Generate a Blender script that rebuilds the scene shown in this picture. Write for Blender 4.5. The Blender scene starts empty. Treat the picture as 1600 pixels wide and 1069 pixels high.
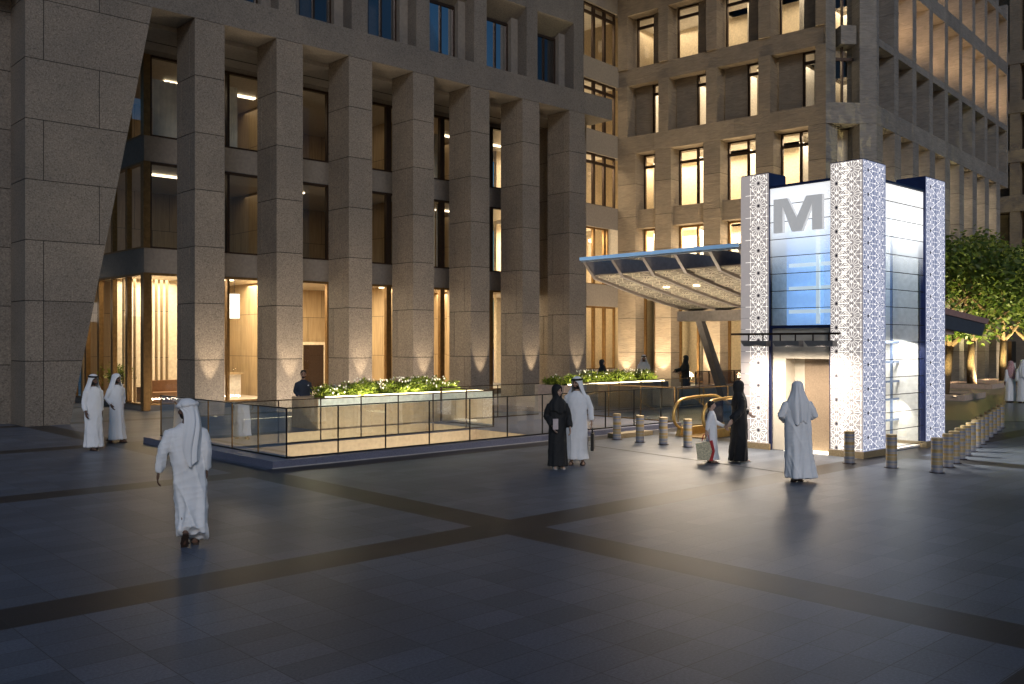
import bpy, bmesh, math, random
from mathutils import Vector, Matrix, noise
PI=math.pi; rad=math.radians; sin=math.sin; cos=math.cos
random.seed(7)
S=bpy.context.scene; COL=S.collection
# ------------------------------------------------------------------ helpers
def tag(o,label=None,cat=None,group=None,kind=None):
    if label: o['label']=label
    if cat: o['category']=cat
    if group: o['group']=group
    if kind: o['kind']=kind
    return o
def thing(name,label,cat,loc=(0,0,0),rotz=0,group=None):
    o=bpy.data.objects.new(name,None); COL.objects.link(o)
    o.location=loc; o.rotation_euler=(0,0,rotz); o.empty_display_size=.2
    return tag(o,label,cat,group)
def copy_tree(o,parent=None):
    c=o.copy(); COL.objects.link(c)
    if parent is not None: c.parent=parent
    for ch in list(o.children): copy_tree(ch,c)
    return c
class MB:
    def __init__(s,org=(0,0,0)): s.v=[];s.f=[];s.m=[];s.o=org;s.sm=[]
    def add(s,vs,fs,m=0,smooth=False):
        b=len(s.v); o=s.o
        s.v+=[(p[0]-o[0],p[1]-o[1],p[2]-o[2]) for p in vs]
        for f in fs: s.f.append(tuple(i+b for i in f)); s.m.append(m); s.sm.append(smooth)
        return s
    def box(s,x0,x1,y0,y1,z0,z1,m=0):
        return s.add([(x0,y0,z0),(x1,y0,z0),(x1,y1,z0),(x0,y1,z0),(x0,y0,z1),(x1,y0,z1),(x1,y1,z1),(x0,y1,z1)],
            [(0,3,2,1),(4,5,6,7),(0,1,5,4),(1,2,6,5),(2,3,7,6),(3,0,4,7)],m)
    def quad(s,a,b,c,d,m=0): return s.add([a,b,c,d],[(0,1,2,3)],m)
    def prism(s,poly,fn,t0,t1,m=0):
        # poly: 2-D outline, fn(u,v,t)->point
        n=len(poly); vs=[fn(u,v,t0) for u,v in poly]+[fn(u,v,t1) for u,v in poly]
        fs=[tuple(range(n-1,-1,-1)),tuple(range(n,2*n))]+[(i,(i+1)%n,n+(i+1)%n,n+i) for i in range(n)]
        return s.add(vs,fs,m)
    def ring(s,rings,m=0,cap=True,smooth=True,closed=True):
        n=len(rings[0]); vs=[p for r in rings for p in r]; fs=[]
        for i in range(len(rings)-1):
            for j in range(n if closed else n-1):
                k=(j+1)%n; fs.append((i*n+j,i*n+k,(i+1)*n+k,(i+1)*n+j))
        if cap and closed:
            fs.append(tuple(range(n-1,-1,-1))); fs.append(tuple((len(rings)-1)*n+j for j in range(n)))
        return s.add(vs,fs,m,smooth)
    def tube(s,pts,r,seg=8,m=0,smooth=True,sx=1.0):
        P=[Vector(p) for p in pts]; rr=r if isinstance(r,(list,tuple)) else [r]*len(P)
        rings=[]; up=None
        for i,p in enumerate(P):
            d=(P[min(i+1,len(P)-1)]-P[max(i-1,0)]).normalized()
            if up is None: up=Vector((0,0,1)) if abs(d.z)<.9 else Vector((0,1,0))
            a=d.cross(up)
            if a.length<1e-5: a=d.cross(Vector((1,0,0)))
            a.normalize(); b=a.cross(d).normalized(); up=b
            rings.append([tuple(p+a*rr[i]*sx*cos(2*PI*k/seg)+b*rr[i]*sin(2*PI*k/seg)) for k in range(seg)])
        return s.ring(rings,m,True,smooth)
    def cyl(s,x,y,z0,z1,r,seg=24,m=0,r2=None):
        r2=r if r2 is None else r2
        c=[(cos(2*PI*k/seg),sin(2*PI*k/seg)) for k in range(seg)]
        n=seg; b=len(s.v)
        s.add([(x+r*a,y+r*bb,z0) for a,bb in c]+[(x+r2*a,y+r2*bb,z1) for a,bb in c],[(i,(i+1)%n,n+(i+1)%n,n+i) for i in range(n)],m,True)
        s.add([(x+r*a,y+r*bb,z0) for a,bb in c],[tuple(range(n-1,-1,-1))],m); s.add([(x+r2*a,y+r2*bb,z1) for a,bb in c],[tuple(range(n))],m)
        return s
    def ell(s,c,r,seg=14,rings=10,m=0,rot=None):
        R=[]
        for i in range(rings+1):
            t=PI*(i+.02*(i==0)-.02*(i==rings))/rings; R.append([(r[0]*sin(t)*cos(2*PI*k/seg),r[1]*sin(t)*sin(2*PI*k/seg),-r[2]*cos(t)) for k in range(seg)])
        if rot is not None: R=[[tuple(rot@Vector(p)) for p in q] for q in R]
        return s.ring([[(p[0]+c[0],p[1]+c[1],p[2]+c[2]) for p in q] for q in R],m)
    def build(s,name,mats,parent=None,kind=None,recalc=True):
        me=bpy.data.meshes.new(name); me.from_pydata(s.v,[],s.f)
        if not isinstance(mats,(list,tuple)): mats=[mats]
        for q in mats: me.materials.append(q)
        me.polygons.foreach_set('material_index',s.m); me.polygons.foreach_set('use_smooth',s.sm)
        if recalc:
            bm=bmesh.new(); bm.from_mesh(me); bmesh.ops.recalc_face_normals(bm,faces=bm.faces); bm.to_mesh(me); bm.free()
        me.update()
        o=bpy.data.objects.new(name,me); COL.objects.link(o)
        if parent is not None: o.parent=parent
        else: o.location=s.o
        if kind: o['kind']=kind
        return o
# ------------------------------------------------------------------ materials
def newmat(n):
    m=bpy.data.materials.new(n); m.use_nodes=True; nt=m.node_tree; b=nt.nodes['Principled BSDF']; return m,nt,b
def N(nt,t,**k):
    n=nt.nodes.new(t)
    for a,v in k.items():
        if a in n.inputs: n.inputs[a].default_value=v
        else: setattr(n,a,v)
    return n
def ramp(nt,src,stops):
    r=nt.nodes.new('ShaderNodeValToRGB'); e=r.color_ramp.elements
    while len(e)<len(stops): e.new(.5)
    for i,(p,c) in enumerate(stops): e[i].position=p; e[i].color=(*c,1) if len(c)==3 else c
    nt.links.new(src,r.inputs[0]); return r
def simple(name,col,rough=.5,metal=0,emit=None,es=0,var=.12,scale=9.,bump=0,bscale=60,spec=None):
    m,nt,b=newmat(name); L=nt.links.new
    tc=N(nt,'ShaderNodeTexCoord'); nz=N(nt,'ShaderNodeTexNoise',Scale=scale,Detail=5.); L(tc.outputs['Object'],nz.inputs['Vector'])
    lo=tuple(c*(1-var) for c in col); hi=tuple(min(1,c*(1+var)) for c in col)
    r=ramp(nt,nz.outputs['Fac'],[(.3,lo),(.7,hi)]); L(r.outputs[0],b.inputs['Base Color'])
    b.inputs['Roughness'].default_value=rough; b.inputs['Metallic'].default_value=metal
    if spec is not None: b.inputs['Specular IOR Level'].default_value=spec
    if emit: b.inputs['Emission Color'].default_value=(*emit,1); b.inputs['Emission Strength'].default_value=es
    if bump:
        n2=N(nt,'ShaderNodeTexNoise',Scale=bscale,Detail=4.); L(tc.outputs['Object'],n2.inputs['Vector'])
        bp=N(nt,'ShaderNodeBump',Strength=bump,Distance=.02); L(n2.outputs['Fac'],bp.inputs['Height']); L(bp.outputs[0],b.inputs['Normal'])
    return m
def granite(name,lo,mid,hi,rough=.55,sc=26.,bump=.25,sp=None):
    m,nt,b=newmat(name); L=nt.links.new
    tc=N(nt,'ShaderNodeTexCoord')
    a=N(nt,'ShaderNodeTexNoise',Scale=sc,Detail=6.,Roughness=.75); L(tc.outputs['Object'],a.inputs['Vector'])
    v=N(nt,'ShaderNodeTexVoronoi',Scale=sc*1.3); L(tc.outputs['Object'],v.inputs['Vector'])
    big=N(nt,'ShaderNodeTexNoise',Scale=.7,Detail=3.); L(tc.outputs['Object'],big.inputs['Vector'])
    r=ramp(nt,a.outputs['Fac'],[(.3,lo),(.5,mid),(.72,hi)])
    sep=N(nt,'ShaderNodeSeparateColor'); L(v.outputs['Color'],sep.inputs[0])
    r2=ramp(nt,sep.outputs[0],[(.0,(.55,.55,.55)),(.25,(1,1,1)),(.85,(1,1,1)),(1,(1.25,1.25,1.25))])
    mx=N(nt,'ShaderNodeMix',data_type='RGBA',blend_type='MULTIPLY'); mx.inputs[0].default_value=.8
    L(r.outputs[0],mx.inputs[6]); L(r2.outputs[0],mx.inputs[7])
    r3=ramp(nt,big.outputs['Fac'],[(.3,(.86,.86,.86)),(.7,(1.08,1.06,1.04))])
    m2=N(nt,'ShaderNodeMix',data_type='RGBA',blend_type='MULTIPLY'); m2.inputs[0].default_value=1
    L(mx.outputs[2],m2.inputs[6]); L(r3.outputs[0],m2.inputs[7]); gi=N(nt,'ShaderNodeNewGeometry'); ri=ramp(nt,gi.outputs['Random Per Island'],[(0,(.84,.84,.85)),(1,(1.12,1.11,1.09))]); mi=N(nt,'ShaderNodeMix',data_type='RGBA',blend_type='MULTIPLY'); mi.inputs[0].default_value=1; L(m2.outputs[2],mi.inputs[6]); L(ri.outputs[0],mi.inputs[7]); L(mi.outputs[2],b.inputs['Base Color'])
    b.inputs['Roughness'].default_value=rough
    bp=N(nt,'ShaderNodeBump',Strength=bump,Distance=.01); L(a.outputs['Fac'],bp.inputs['Height']); L(bp.outputs[0],b.inputs['Normal'])
    return m
def sandstone(name,lo,hi):
    m,nt,b=newmat(name); L=nt.links.new
    tc=N(nt,'ShaderNodeTexCoord'); mp=N(nt,'ShaderNodeMapping'); mp.inputs['Scale'].default_value=(.9,.9,5.); L(tc.outputs['Object'],mp.inputs[0])
    a=N(nt,'ShaderNodeTexNoise',Scale=1.6,Detail=6.,Roughness=.6,Distortion=1.4); L(mp.outputs[0],a.inputs['Vector'])
    g=N(nt,'ShaderNodeTexNoise',Scale=1.1,Detail=3.); L(tc.outputs['Object'],g.inputs['Vector'])
    r=ramp(nt,a.outputs['Fac'],[(.3,lo),(.7,hi)]); r2=ramp(nt,g.outputs['Fac'],[(.3,(.85,.85,.86)),(.7,(1.1,1.08,1.05))])
    mx=N(nt,'ShaderNodeMix',data_type='RGBA',blend_type='MULTIPLY'); mx.inputs[0].default_value=1
    L(r.outputs[0],mx.inputs[6]); L(r2.outputs[0],mx.inputs[7]); gi=N(nt,'ShaderNodeNewGeometry'); ri=ramp(nt,gi.outputs['Random Per Island'],[(0,(.84,.84,.85)),(1,(1.12,1.11,1.09))]); mi=N(nt,'ShaderNodeMix',data_type='RGBA',blend_type='MULTIPLY'); mi.inputs[0].default_value=1; L(mx.outputs[2],mi.inputs[6]); L(ri.outputs[0],mi.inputs[7]); L(mi.outputs[2],b.inputs['Base Color']); b.inputs['Roughness'].default_value=.75
    bp=N(nt,'ShaderNodeBump',Strength=.7,Distance=.06); L(a.outputs['Fac'],bp.inputs['Height']); L(bp.outputs[0],b.inputs['Normal'])
    return m
def glass(name,tint=(.9,.95,.95),base=.06,gain=.9,rough=.0,gcol=(1,1,1)):
    m=bpy.data.materials.new(name); m.use_nodes=True; nt=m.node_tree; nt.nodes.clear(); L=nt.links.new
    o=N(nt,'ShaderNodeOutputMaterial'); t=N(nt,'ShaderNodeBsdfTransparent'); t.inputs[0].default_value=(*tint,1)
    g=N(nt,'ShaderNodeBsdfGlossy',Roughness=rough); g.inputs[0].default_value=(*gcol,1)
    fr=N(nt,'ShaderNodeFresnel',IOR=1.5); ma=N(nt,'ShaderNodeMath',operation='MULTIPLY_ADD',use_clamp=True)
    ma.inputs[1].default_value=gain; ma.inputs[2].default_value=base; L(fr.outputs[0],ma.inputs[0])
    mx=N(nt,'ShaderNodeMixShader'); L(ma.outputs[0],mx.inputs[0]); L(t.outputs[0],mx.inputs[1]); L(g.outputs[0],mx.inputs[2]); L(mx.outputs[0],o.inputs[0])
    return m
def emis(name,col,st):
    m,nt,b=newmat(name); b.inputs['Base Color'].default_value=(*[min(.9,c) for c in col],1); b.inputs['Emission Color'].default_value=(*col,1); b.inputs['Emission Strength'].default_value=st; return m

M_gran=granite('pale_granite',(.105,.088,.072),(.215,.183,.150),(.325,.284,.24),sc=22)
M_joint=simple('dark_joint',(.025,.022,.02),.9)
M_granshade=granite('shaded_granite',(.095,.082,.071),(.165,.146,.127),(.235,.211,.187),sc=24)  # same stone as the columns, upper shade put into a darker colour
M_band=simple('spandrel_stone',(.21,.185,.16),.7,bump=.1)
M_sand=sandstone('buff_sandstone',(.18,.145,.105),(.26,.215,.16))
M_sandB=sandstone('grey_sandstone',(.20,.185,.165),(.30,.28,.255))
M_bronze=simple('bronze_metal',(.22,.13,.05),.38,.7,var=.2)
M_dbronze=simple('dark_bronze_metal',(.05,.03,.02),.4,.6)
M_black=simple('black_metal',(.015,.014,.013),.35,.5)
M_wood=None
def panelwood():
    m,nt,b=newmat('oak_panelling'); L=nt.links.new
    tc=N(nt,'ShaderNodeTexCoord'); mp=N(nt,'ShaderNodeMapping'); mp.inputs['Scale'].default_value=(6,6,.5); L(tc.outputs['Object'],mp.inputs[0])
    a=N(nt,'ShaderNodeTexNoise',Scale=2.,Detail=6.,Distortion=.5); L(mp.outputs[0],a.inputs['Vector'])
    r=ramp(nt,a.outputs['Fac'],[(.3,(.36,.25,.135)),(.7,(.50,.37,.21))])
    br=N(nt,'ShaderNodeTexBrick',offset=.5,Scale=1.); br.inputs['Brick Width'].default_value=1.6; br.inputs['Row Height'].default_value=1.9; br.inputs['Mortar Size'].default_value=.012
    br.inputs['Color1'].default_value=(1,1,1,1); br.inputs['Color2'].default_value=(.9,.9,.9,1); br.inputs['Mortar'].default_value=(.25,.25,.25,1)
    sx=N(nt,'ShaderNodeSeparateXYZ'); L(tc.outputs['Object'],sx.inputs[0]); ad=N(nt,'ShaderNodeMath',operation='ADD'); L(sx.outputs[0],ad.inputs[0]); L(sx.outputs[1],ad.inputs[1])
    cx=N(nt,'ShaderNodeCombineXYZ'); L(ad.outputs[0],cx.inputs[0]); L(sx.outputs[2],cx.inputs[1]); L(cx.outputs[0],br.inputs['Vector'])
    mx=N(nt,'ShaderNodeMix',data_type='RGBA',blend_type='MULTIPLY'); mx.inputs[0].default_value=1; L(r.outputs[0],mx.inputs[6]); L(br.outputs[0],mx.inputs[7]); L(mx.outputs[2],b.inputs['Base Color'])
    b.inputs['Roughness'].default_value=.5; return m
M_wood=panelwood()
M_cream=simple('cream_plaster',(.72,.62,.46),.7)
M_white=simple('white_plaster',(.8,.77,.72),.6)
M_curt=simple('linen_curtain',(.75,.68,.55),.9,scale=3)
M_iflr=simple('interior_floor_stone',(.5,.44,.36),.35)
M_lampw=emis('warm_ceiling_light',(1,.82,.55),3)
M_shade=emis('white_lamp_shade',(1,.97,.9),.95)
M_glassW=glass('window_glass',(.93,.93,.9),.03,.3)
M_glassR=glass('lit_room_glass',(.95,.94,.9),.015,.12)
M_glassU=glass('coated_upper_glass',(.55,.55,.55),.13,.45)
M_glassB=glass('balustrade_glass',(.90,.935,.90),.07,.65)
M_blueg=glass('blue_canopy_glass',(.78,.85,.93),.04,.12)
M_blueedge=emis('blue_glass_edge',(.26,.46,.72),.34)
M_plinth=granite('blue_grey_granite',(.10,.11,.16),(.14,.15,.22),(.2,.21,.29),rough=.4,sc=60,bump=.1)
M_beige=simple('beige_stone',(.50,.35,.22),.6,bump=.15,bscale=12)
M_pink=simple('pink_beige_stone',(.62,.46,.36),.6,bump=.15,bscale=14)
M_pale=simple('pale_wall_panel',(.8,.82,.74),.5)
M_gold=simple('gold_handrail',(.55,.36,.12),.32,.6,var=.15)
M_soil=simple('dark_soil',(.05,.035,.025),.95)
# plaza paving -------------------------------------------------------
def paving():
    m,nt,b=newmat('polished_granite_paving'); L=nt.links.new
    tc=N(nt,'ShaderNodeTexCoord'); sx=N(nt,'ShaderNodeSeparateXYZ'); L(tc.outputs['Object'],sx.inputs[0])
    def band(axis,off,per,w):
        a=N(nt,'ShaderNodeMath',operation='SUBTRACT'); L(sx.outputs[axis],a.inputs[0]); a.inputs[1].default_value=off
        mo=N(nt,'ShaderNodeMath',operation='FLOORED_MODULO'); L(a.outputs[0],mo.inputs[0]); mo.inputs[1].default_value=per
        lt=N(nt,'ShaderNodeMath',operation='LESS_THAN'); L(mo.outputs[0],lt.inputs[0]); lt.inputs[1].default_value=w; return lt
    def mxm(a,c):
        q=N(nt,'ShaderNodeMath',operation='MAXIMUM'); L(a.outputs[0],q.inputs[0]); L(c.outputs[0],q.inputs[1]); return q
    st=mxm(band(0,8.24,11.78,.7),band(1,8.96,7.09,.7))
    jo=mxm(band(0,8.24,.589,.007),band(1,8.96,.3545,.007))
    n1=N(nt,'ShaderNodeTexNoise',Scale=38.,Detail=7.,Roughness=.85); L(tc.outputs['Object'],n1.inputs['Vector'])
    n2=N(nt,'ShaderNodeTexNoise',Scale=.5,Detail=4.); L(tc.outputs['Object'],n2.inputs['Vector'])
    mp=N(nt,'ShaderNodeMapping'); mp.inputs['Scale'].default_value=(1/.589,1/.3545,1); mp.inputs['Location'].default_value=(-8.24/.589,-8.96/.3545,0); L(tc.outputs['Object'],mp.inputs[0])
    fl=N(nt,'ShaderNodeVectorMath',operation='FLOOR'); L(mp.outputs[0],fl.inputs[0]); wn=N(nt,'ShaderNodeTexWhiteNoise',noise_dimensions='2D'); L(fl.outputs[0],wn.inputs['Vector'])
    c1=ramp(nt,n1.outputs['Fac'],[(.34,(.066,.08,.106)),(.52,(.116,.134,.168)),(.70,(.186,.21,.25))])
    c2=ramp(nt,n1.outputs['Fac'],[(.3,(.016,.015,.017)),(.7,(.036,.034,.036))])
    mx=N(nt,'ShaderNodeMix',data_type='RGBA'); L(st.outputs[0],mx.inputs[0]); L(c1.outputs[0],mx.inputs[6]); L(c2.outputs[0],mx.inputs[7])
    v=ramp(nt,wn.outputs['Value'],[(0,(.78,.79,.8)),(1,(1.14,1.14,1.14))])
    m1=N(nt,'ShaderNodeMix',data_type='RGBA',blend_type='MULTIPLY'); m1.inputs[0].default_value=1; L(mx.outputs[2],m1.inputs[6]); L(v.outputs[0],m1.inputs[7])
    v2=ramp(nt,n2.outputs['Fac'],[(.3,(.8,.8,.8)),(.7,(1.12,1.12,1.12))])
    m2=N(nt,'ShaderNodeMix',data_type='RGBA',blend_type='MULTIPLY'); m2.inputs[0].default_value=1; L(m1.outputs[2],m2.inputs[6]); L(v2.outputs[0],m2.inputs[7])
    m3=N(nt,'ShaderNodeMix',data_type='RGBA'); m3.inputs[7].default_value=(.035,.035,.04,1); L(jo.outputs[0],m3.inputs[0]); L(m2.outputs[2],m3.inputs[6])
    L(m3.outputs[2],b.inputs['Base Color'])
    b.inputs['Roughness'].default_value=.4; b.inputs['Specular IOR Level'].default_value=.23
    bp=N(nt,'ShaderNodeBump',Strength=.06,Distance=.01); L(n1.outputs['Fac'],bp.inputs['Height']); L(bp.outputs[0],b.inputs['Normal'])
    return m
M_pave=paving()
M_road=simple('reflection_dark_road',(.07,.08,.085),.3,scale=3)  # bluish dark of its reflections put into the road colour
M_walk=simple('warm_stone_pavement',(.27,.215,.20),.45,scale=2,bump=.1)

# ------------------------------------------------------------------ camera
F=1455.; T1=1565/F; n_=math.hypot(1,T1); UX,UY=T1/n_,1/n_
cd=bpy.data.cameras.new('camera'); cam=bpy.data.objects.new('camera',cd); COL.objects.link(cam)
cam.location=(0,0,2.5); cam.rotation_euler=(PI/2,0,-math.atan2(UY,UX)); cd.sensor_width=36; cd.lens=F/1600*36; cd.shift_y=1.5/1600; cd.clip_end=600; cd.clip_start=.1
S.camera=cam
def ray(px,py):
    t=(px-800)/F; return (UY+UX*t,UX-UY*t,-(py-536)/F)
def gr(px,py,z=0):
    r=ray(px,py); d=(2.5-z)/(-r[2]); return Vector((r[0]*d,r[1]*d,z))
# ------------------------------------------------------------------ ground
def holed(x0,x1,y0,y1,holes,z,xcuts=(),ycuts=()):
    xs=sorted({x0,x1,*[h[0] for h in holes],*[h[1] for h in holes],*xcuts}); ys=sorted({y0,y1,*[h[2] for h in holes],*[h[3] for h in holes],*ycuts})
    mb=MB(); idx={}; vs=[]; fs=[]
    for j,y in enumerate(ys):
        for i,x in enumerate(xs): idx[i,j]=len(vs); vs.append((x,y,z))
    for i in range(len(xs)-1):
        for j in range(len(ys)-1):
            cx,cy=(xs[i]+xs[i+1])/2,(ys[j]+ys[j+1])/2
            if any(h[0]<cx<h[1] and h[2]<cy<h[3] for h in holes): continue
            fs.append((idx[i,j],idx[i+1,j],idx[i+1,j+1],idx[i,j+1]))
    return mb.add(vs,fs)
PIT1=(9.75,16.6,17.15,19.3); PIT2=(9.75,16.9,19.65,21.9); PIT3=(22.6,29,14.1,15.8)
holed(-250,300,-250,300,[PIT1,PIT2,PIT3],0).build('plaza_ground',M_pave,None,'structure')
# road strip and pavement on the far right
rp=[gr(1450,656),gr(1750,661),gr(1750,604),gr(1450,624.5)]
mb=MB(); mb.quad(*[(p.x,p.y,.004) for p in rp]); mb.build('road',M_road,None,'structure')
wp=[gr(1450,624.5),gr(1750,604),gr(1900,590),gr(1450,598)]
mb=MB(); mb.quad(*[(p.x,p.y,.006) for p in wp]); mb.build('pavement',M_walk,None,'structure')
# slot drain in the plaza
a=gr(905,694); b=gr(1235,740); d=(b-a).normalized(); q=Vector((-d.y,d.x,0))*.025
mb=MB(); mb.quad(a-q+Vector((0,0,.004)),b-q+Vector((0,0,.004)),b+q+Vector((0,0,.004)),a+q+Vector((0,0,.004))); mb.build('slot_drain',M_joint,None,'structure')

# ------------------------------------------------------------------ LEFT BUILDING
YF,YI=30.23,34.2; ZL=13.46
LB=thing('granite_office_building','dark granite office building with a tall colonnade and a slanted corner pier','building',(20,34,0))
O=(20,34,0)
def coursed(mb,x0,x1,y0,y1,z0,ztop,h,sp=(.42,1.1),g=.0125):
    mb.box(x0+.014,x1-.012,y0+.012,y1-.012,z0,ztop-.01,1)
    k=0; z=z0
    while z<ztop-.05:
        zt=min(z+h,ztop); s=y0+sp[k%2]
        mb.box(x0,x1,y0,s-g,z+g*(k>0),zt-g); mb.box(x0,x1,s+g,y1,z+g*(k>0),zt-g); z=zt; k+=1
COLX=[13.53+3.045*k for k in range(7)]
for x in COLX:
    mb=MB(O); coursed(mb,x,x+1.06,YF+.004,YF+1.45,0,ZL-.003,1.9225); mb.build('column',[M_gran,M_joint],LB)
# column left of the pier, half out of the picture, and the pilaster at the right end
mb=MB(O); coursed(mb,7.2,8.9,31.75,32.9,0,ZL-.003,1.82,(.6,.6)); mb.build('pilaster',[M_gran,M_joint],LB)
mb=MB(O); coursed(mb,33.1,34.62,31.75,34.1,0,ZL-.003,1.9225,(.7,1.5)); mb.build('pilaster',[M_gran,M_joint],LB)
# slanted corner pier
def pier():
    mb=MB(O); z0=.09
    xr=lambda z: 9.55+(12.10-9.55)*(z/ZL)
    def blk(xa,xb_a,xb_b,za,zb,y0,y1,m=0):
        mb.add([(xa,y0,za),(xb_a,y0,za),(xb_a,y1,za),(xa,y1,za),(xa,y0,zb),(xb_b,y0,zb),(xb_b,y1,zb),(xa,y1,zb)],
            [(0,3,2,1),(4,5,6,7),(0,1,5,4),(1,2,6,5),(2,3,7,6),(3,0,4,7)],m)
    blk(8.30,xr(0)-.02,xr(ZL)-.02,0,ZL-.01,YF+.016,YF+1.6,1)
    zs=[0]+[.13+1.82*k for k in range(1,8)]+[ZL-.003]
    for k in range(len(zs)-1):
        a,b=zs[k]+(.012 if k else 0),zs[k+1]-.012; s=8.79 if k%2==0 else 10.42
        if s>xr(a)-.15: s=8.79
        mb.add([(8.28,YF+.004,a),(s-.012,YF+.004,a),(s-.012,YF+1.62,a),(8.28,YF+1.62,a),(8.28,YF+.004,b),(s-.012,YF+.004,b),(s-.012,YF+1.62,b),(8.28,YF+1.62,b)],[(0,3,2,1),(4,5,6,7),(0,1,5,4),(1,2,6,5),(2,3,7,6),(3,0,4,7)],0)
        mb.add([(s+.012,YF+.004,a),(xr(a),YF+.004,a),(xr(a),YF+1.62,a),(s+.012,YF+1.62,a),(s+.012,YF+.004,b),(xr(b),YF+.004,b),(xr(b),YF+1.62,b),(s+.012,YF+1.62,b)],[(0,3,2,1),(4,5,6,7),(0,1,5,4),(1,2,6,5),(2,3,7,6),(3,0,4,7)],0)
    mb.build('corner_pier',[M_gran,M_joint],LB)
pier()
mb=MB(O); mb.box(6,34.84,YF,31.72,ZL,14.49); mb.box(6,34.84,31.72,34.2,ZL+.15,14.49); mb.build('lintel',M_granshade,LB)
mb=MB(O); mb.box(8.9,34.6,31.7,36.5,13.30,13.455); mb.box(8.9,34.6,33.2,33.23,13.28,13.30,1); mb.build('soffit',[M_band,M_joint],LB)
# upper facade: piers, recessed panels, windows
OPX=[20.43-3.085*k for k in range(4,0,-1)]+[20.43,23.5,26.61,29.69]
ZT=24.
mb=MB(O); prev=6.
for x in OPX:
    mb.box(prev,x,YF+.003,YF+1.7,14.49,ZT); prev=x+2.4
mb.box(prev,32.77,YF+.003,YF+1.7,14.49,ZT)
mb.build('upper_wall',M_granshade,LB)
mb=MB(O); mb.box(6,32.75,YF+1.72,46,14.5,ZT); mb.box(6,13.3,45.9,46.2,0,ZL-.02); mb.build('rear_wall',M_band,LB)
for x in OPX:
    # splayed head block over each opening, window and side panels
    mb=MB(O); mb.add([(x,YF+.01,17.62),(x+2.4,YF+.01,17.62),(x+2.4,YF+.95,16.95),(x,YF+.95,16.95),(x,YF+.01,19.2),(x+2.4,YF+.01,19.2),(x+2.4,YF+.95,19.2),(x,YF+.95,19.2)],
        [(0,3,2,1),(4,5,6,7),(0,1,5,4),(1,2,6,5),(2,3,7,6),(3,0,4,7)]); mb.build('window_head',M_granshade,LB)
    mb=MB(O); mb.box(x,x+.55,YF+.75,YF+.95,14.49,17.2); mb.build('reveal_panel',M_band,LB); mb=MB(O); mb.box(x+2.0,x+2.4,YF+.6,YF+.95,14.49,17.2); mb.build('reveal_panel',M_band,LB)
    mb=MB(O)
    for a,b_,c,d_ in ((.55,.63,14.49,16.97),(1.92,2.0,14.49,16.97),(.63,1.92,14.49,14.57),(.63,1.92,16.87,16.97),(1.2,1.28,14.57,16.87)): mb.box(x+a,x+b_,YF+.82,YF+.94,c,d_)
    w=mb.build('window',M_dbronze,LB)
    mb=MB(O); mb.quad((x+.62,YF+.88,14.56),(x+1.93,YF+.88,14.56),(x+1.93,YF+.88,16.88),(x+.62,YF+.88,16.88)); mb.build('pane',M_glassU,w)
    mb=MB(O); mb.box(x+1.28,x+1.93,YF+1.1,YF+1.12,14.5,16.9); mb.build('blind',M_dbronze,w)
# spandrels on the inner wall and the corner return
XC=13.37
mb=MB(O)
for z0,z1 in ((0,.2),(5.09,6.0),(9.19,10.13),(13.12,13.30)):
    mb.box(XC,34.6,YI,YI+.3,z0,z1); mb.box(XC,XC+.3,YI+.3,46,z0,z1)
mb.build('spandrel',M_band,LB)
mb=MB(O); mb.box(XC-.03,XC+.22,YI-.03,YI+.22,0,5.09); mb.box(XC-.03,XC+.22,YI-.03,YI+.22,6.0,9.19); mb.box(XC-.03,XC+.22,YI-.03,YI+.22,10.13,13.12); mb.build('corner_post',M_bronze,LB)
FL=((.2,5.09),(6.0,9.19),(10.13,13.12))
mods=[(13.6,15.12)]+[(15.13+1.525*k,15.13+1.525*(k+1)) for k in range(12)]+[(33.43,34.6)]
for fi,(z0,z1) in enumerate(FL):
    for i,(a,b_) in enumerate(mods):
        mb=MB(O); l=.13 if i%2 else .05; r=.05 if i%2 else .13
        mb.box(a,a+l,YI-.02,YI+.16,z0,z1); mb.box(b_-r,b_-.003,YI-.02,YI+.16,z0,z1); mb.box(a+l,b_-r,YI-.02,YI+.16,z0,z0+.06); mb.box(a+l,b_-r,YI-.02,YI+.16,z1-.09,z1)
        w=mb.build('window',M_bronze if fi==0 else M_dbronze,LB)
        mb=MB(O); mb.quad((a+l,YI+.07,z0+.06),(b_-r,YI+.07,z0+.06),(b_-r,YI+.07,z1-.09),(a+l,YI+.07,z1-.09)); mb.build('pane',M_glassW,w)
    for k in range(7):
        a,b_=YI+.22+1.5*k,YI+.22+1.5*(k+1); mb=MB(O)
        mb.box(XC-.02,XC+.16,a,a+.06,z0,z1); mb.box(XC-.02,XC+.16,b_-.14,b_-.003,z0,z1); mb.box(XC-.02,XC+.16,a+.06,b_-.14,z0,z0+.06); mb.box(XC-.02,XC+.16,a+.06,b_-.14,z1-.09,z1)
        w=mb.build('window',M_bronze,LB)
        mb=MB(O); mb.quad((XC+.07,a+.06,z0+.06),(XC+.07,b_-.14,z0+.06),(XC+.07,b_-.14,z1-.09),(XC+.07,a+.06,z1-.09)); mb.build('pane',M_glassW,w)
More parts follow.
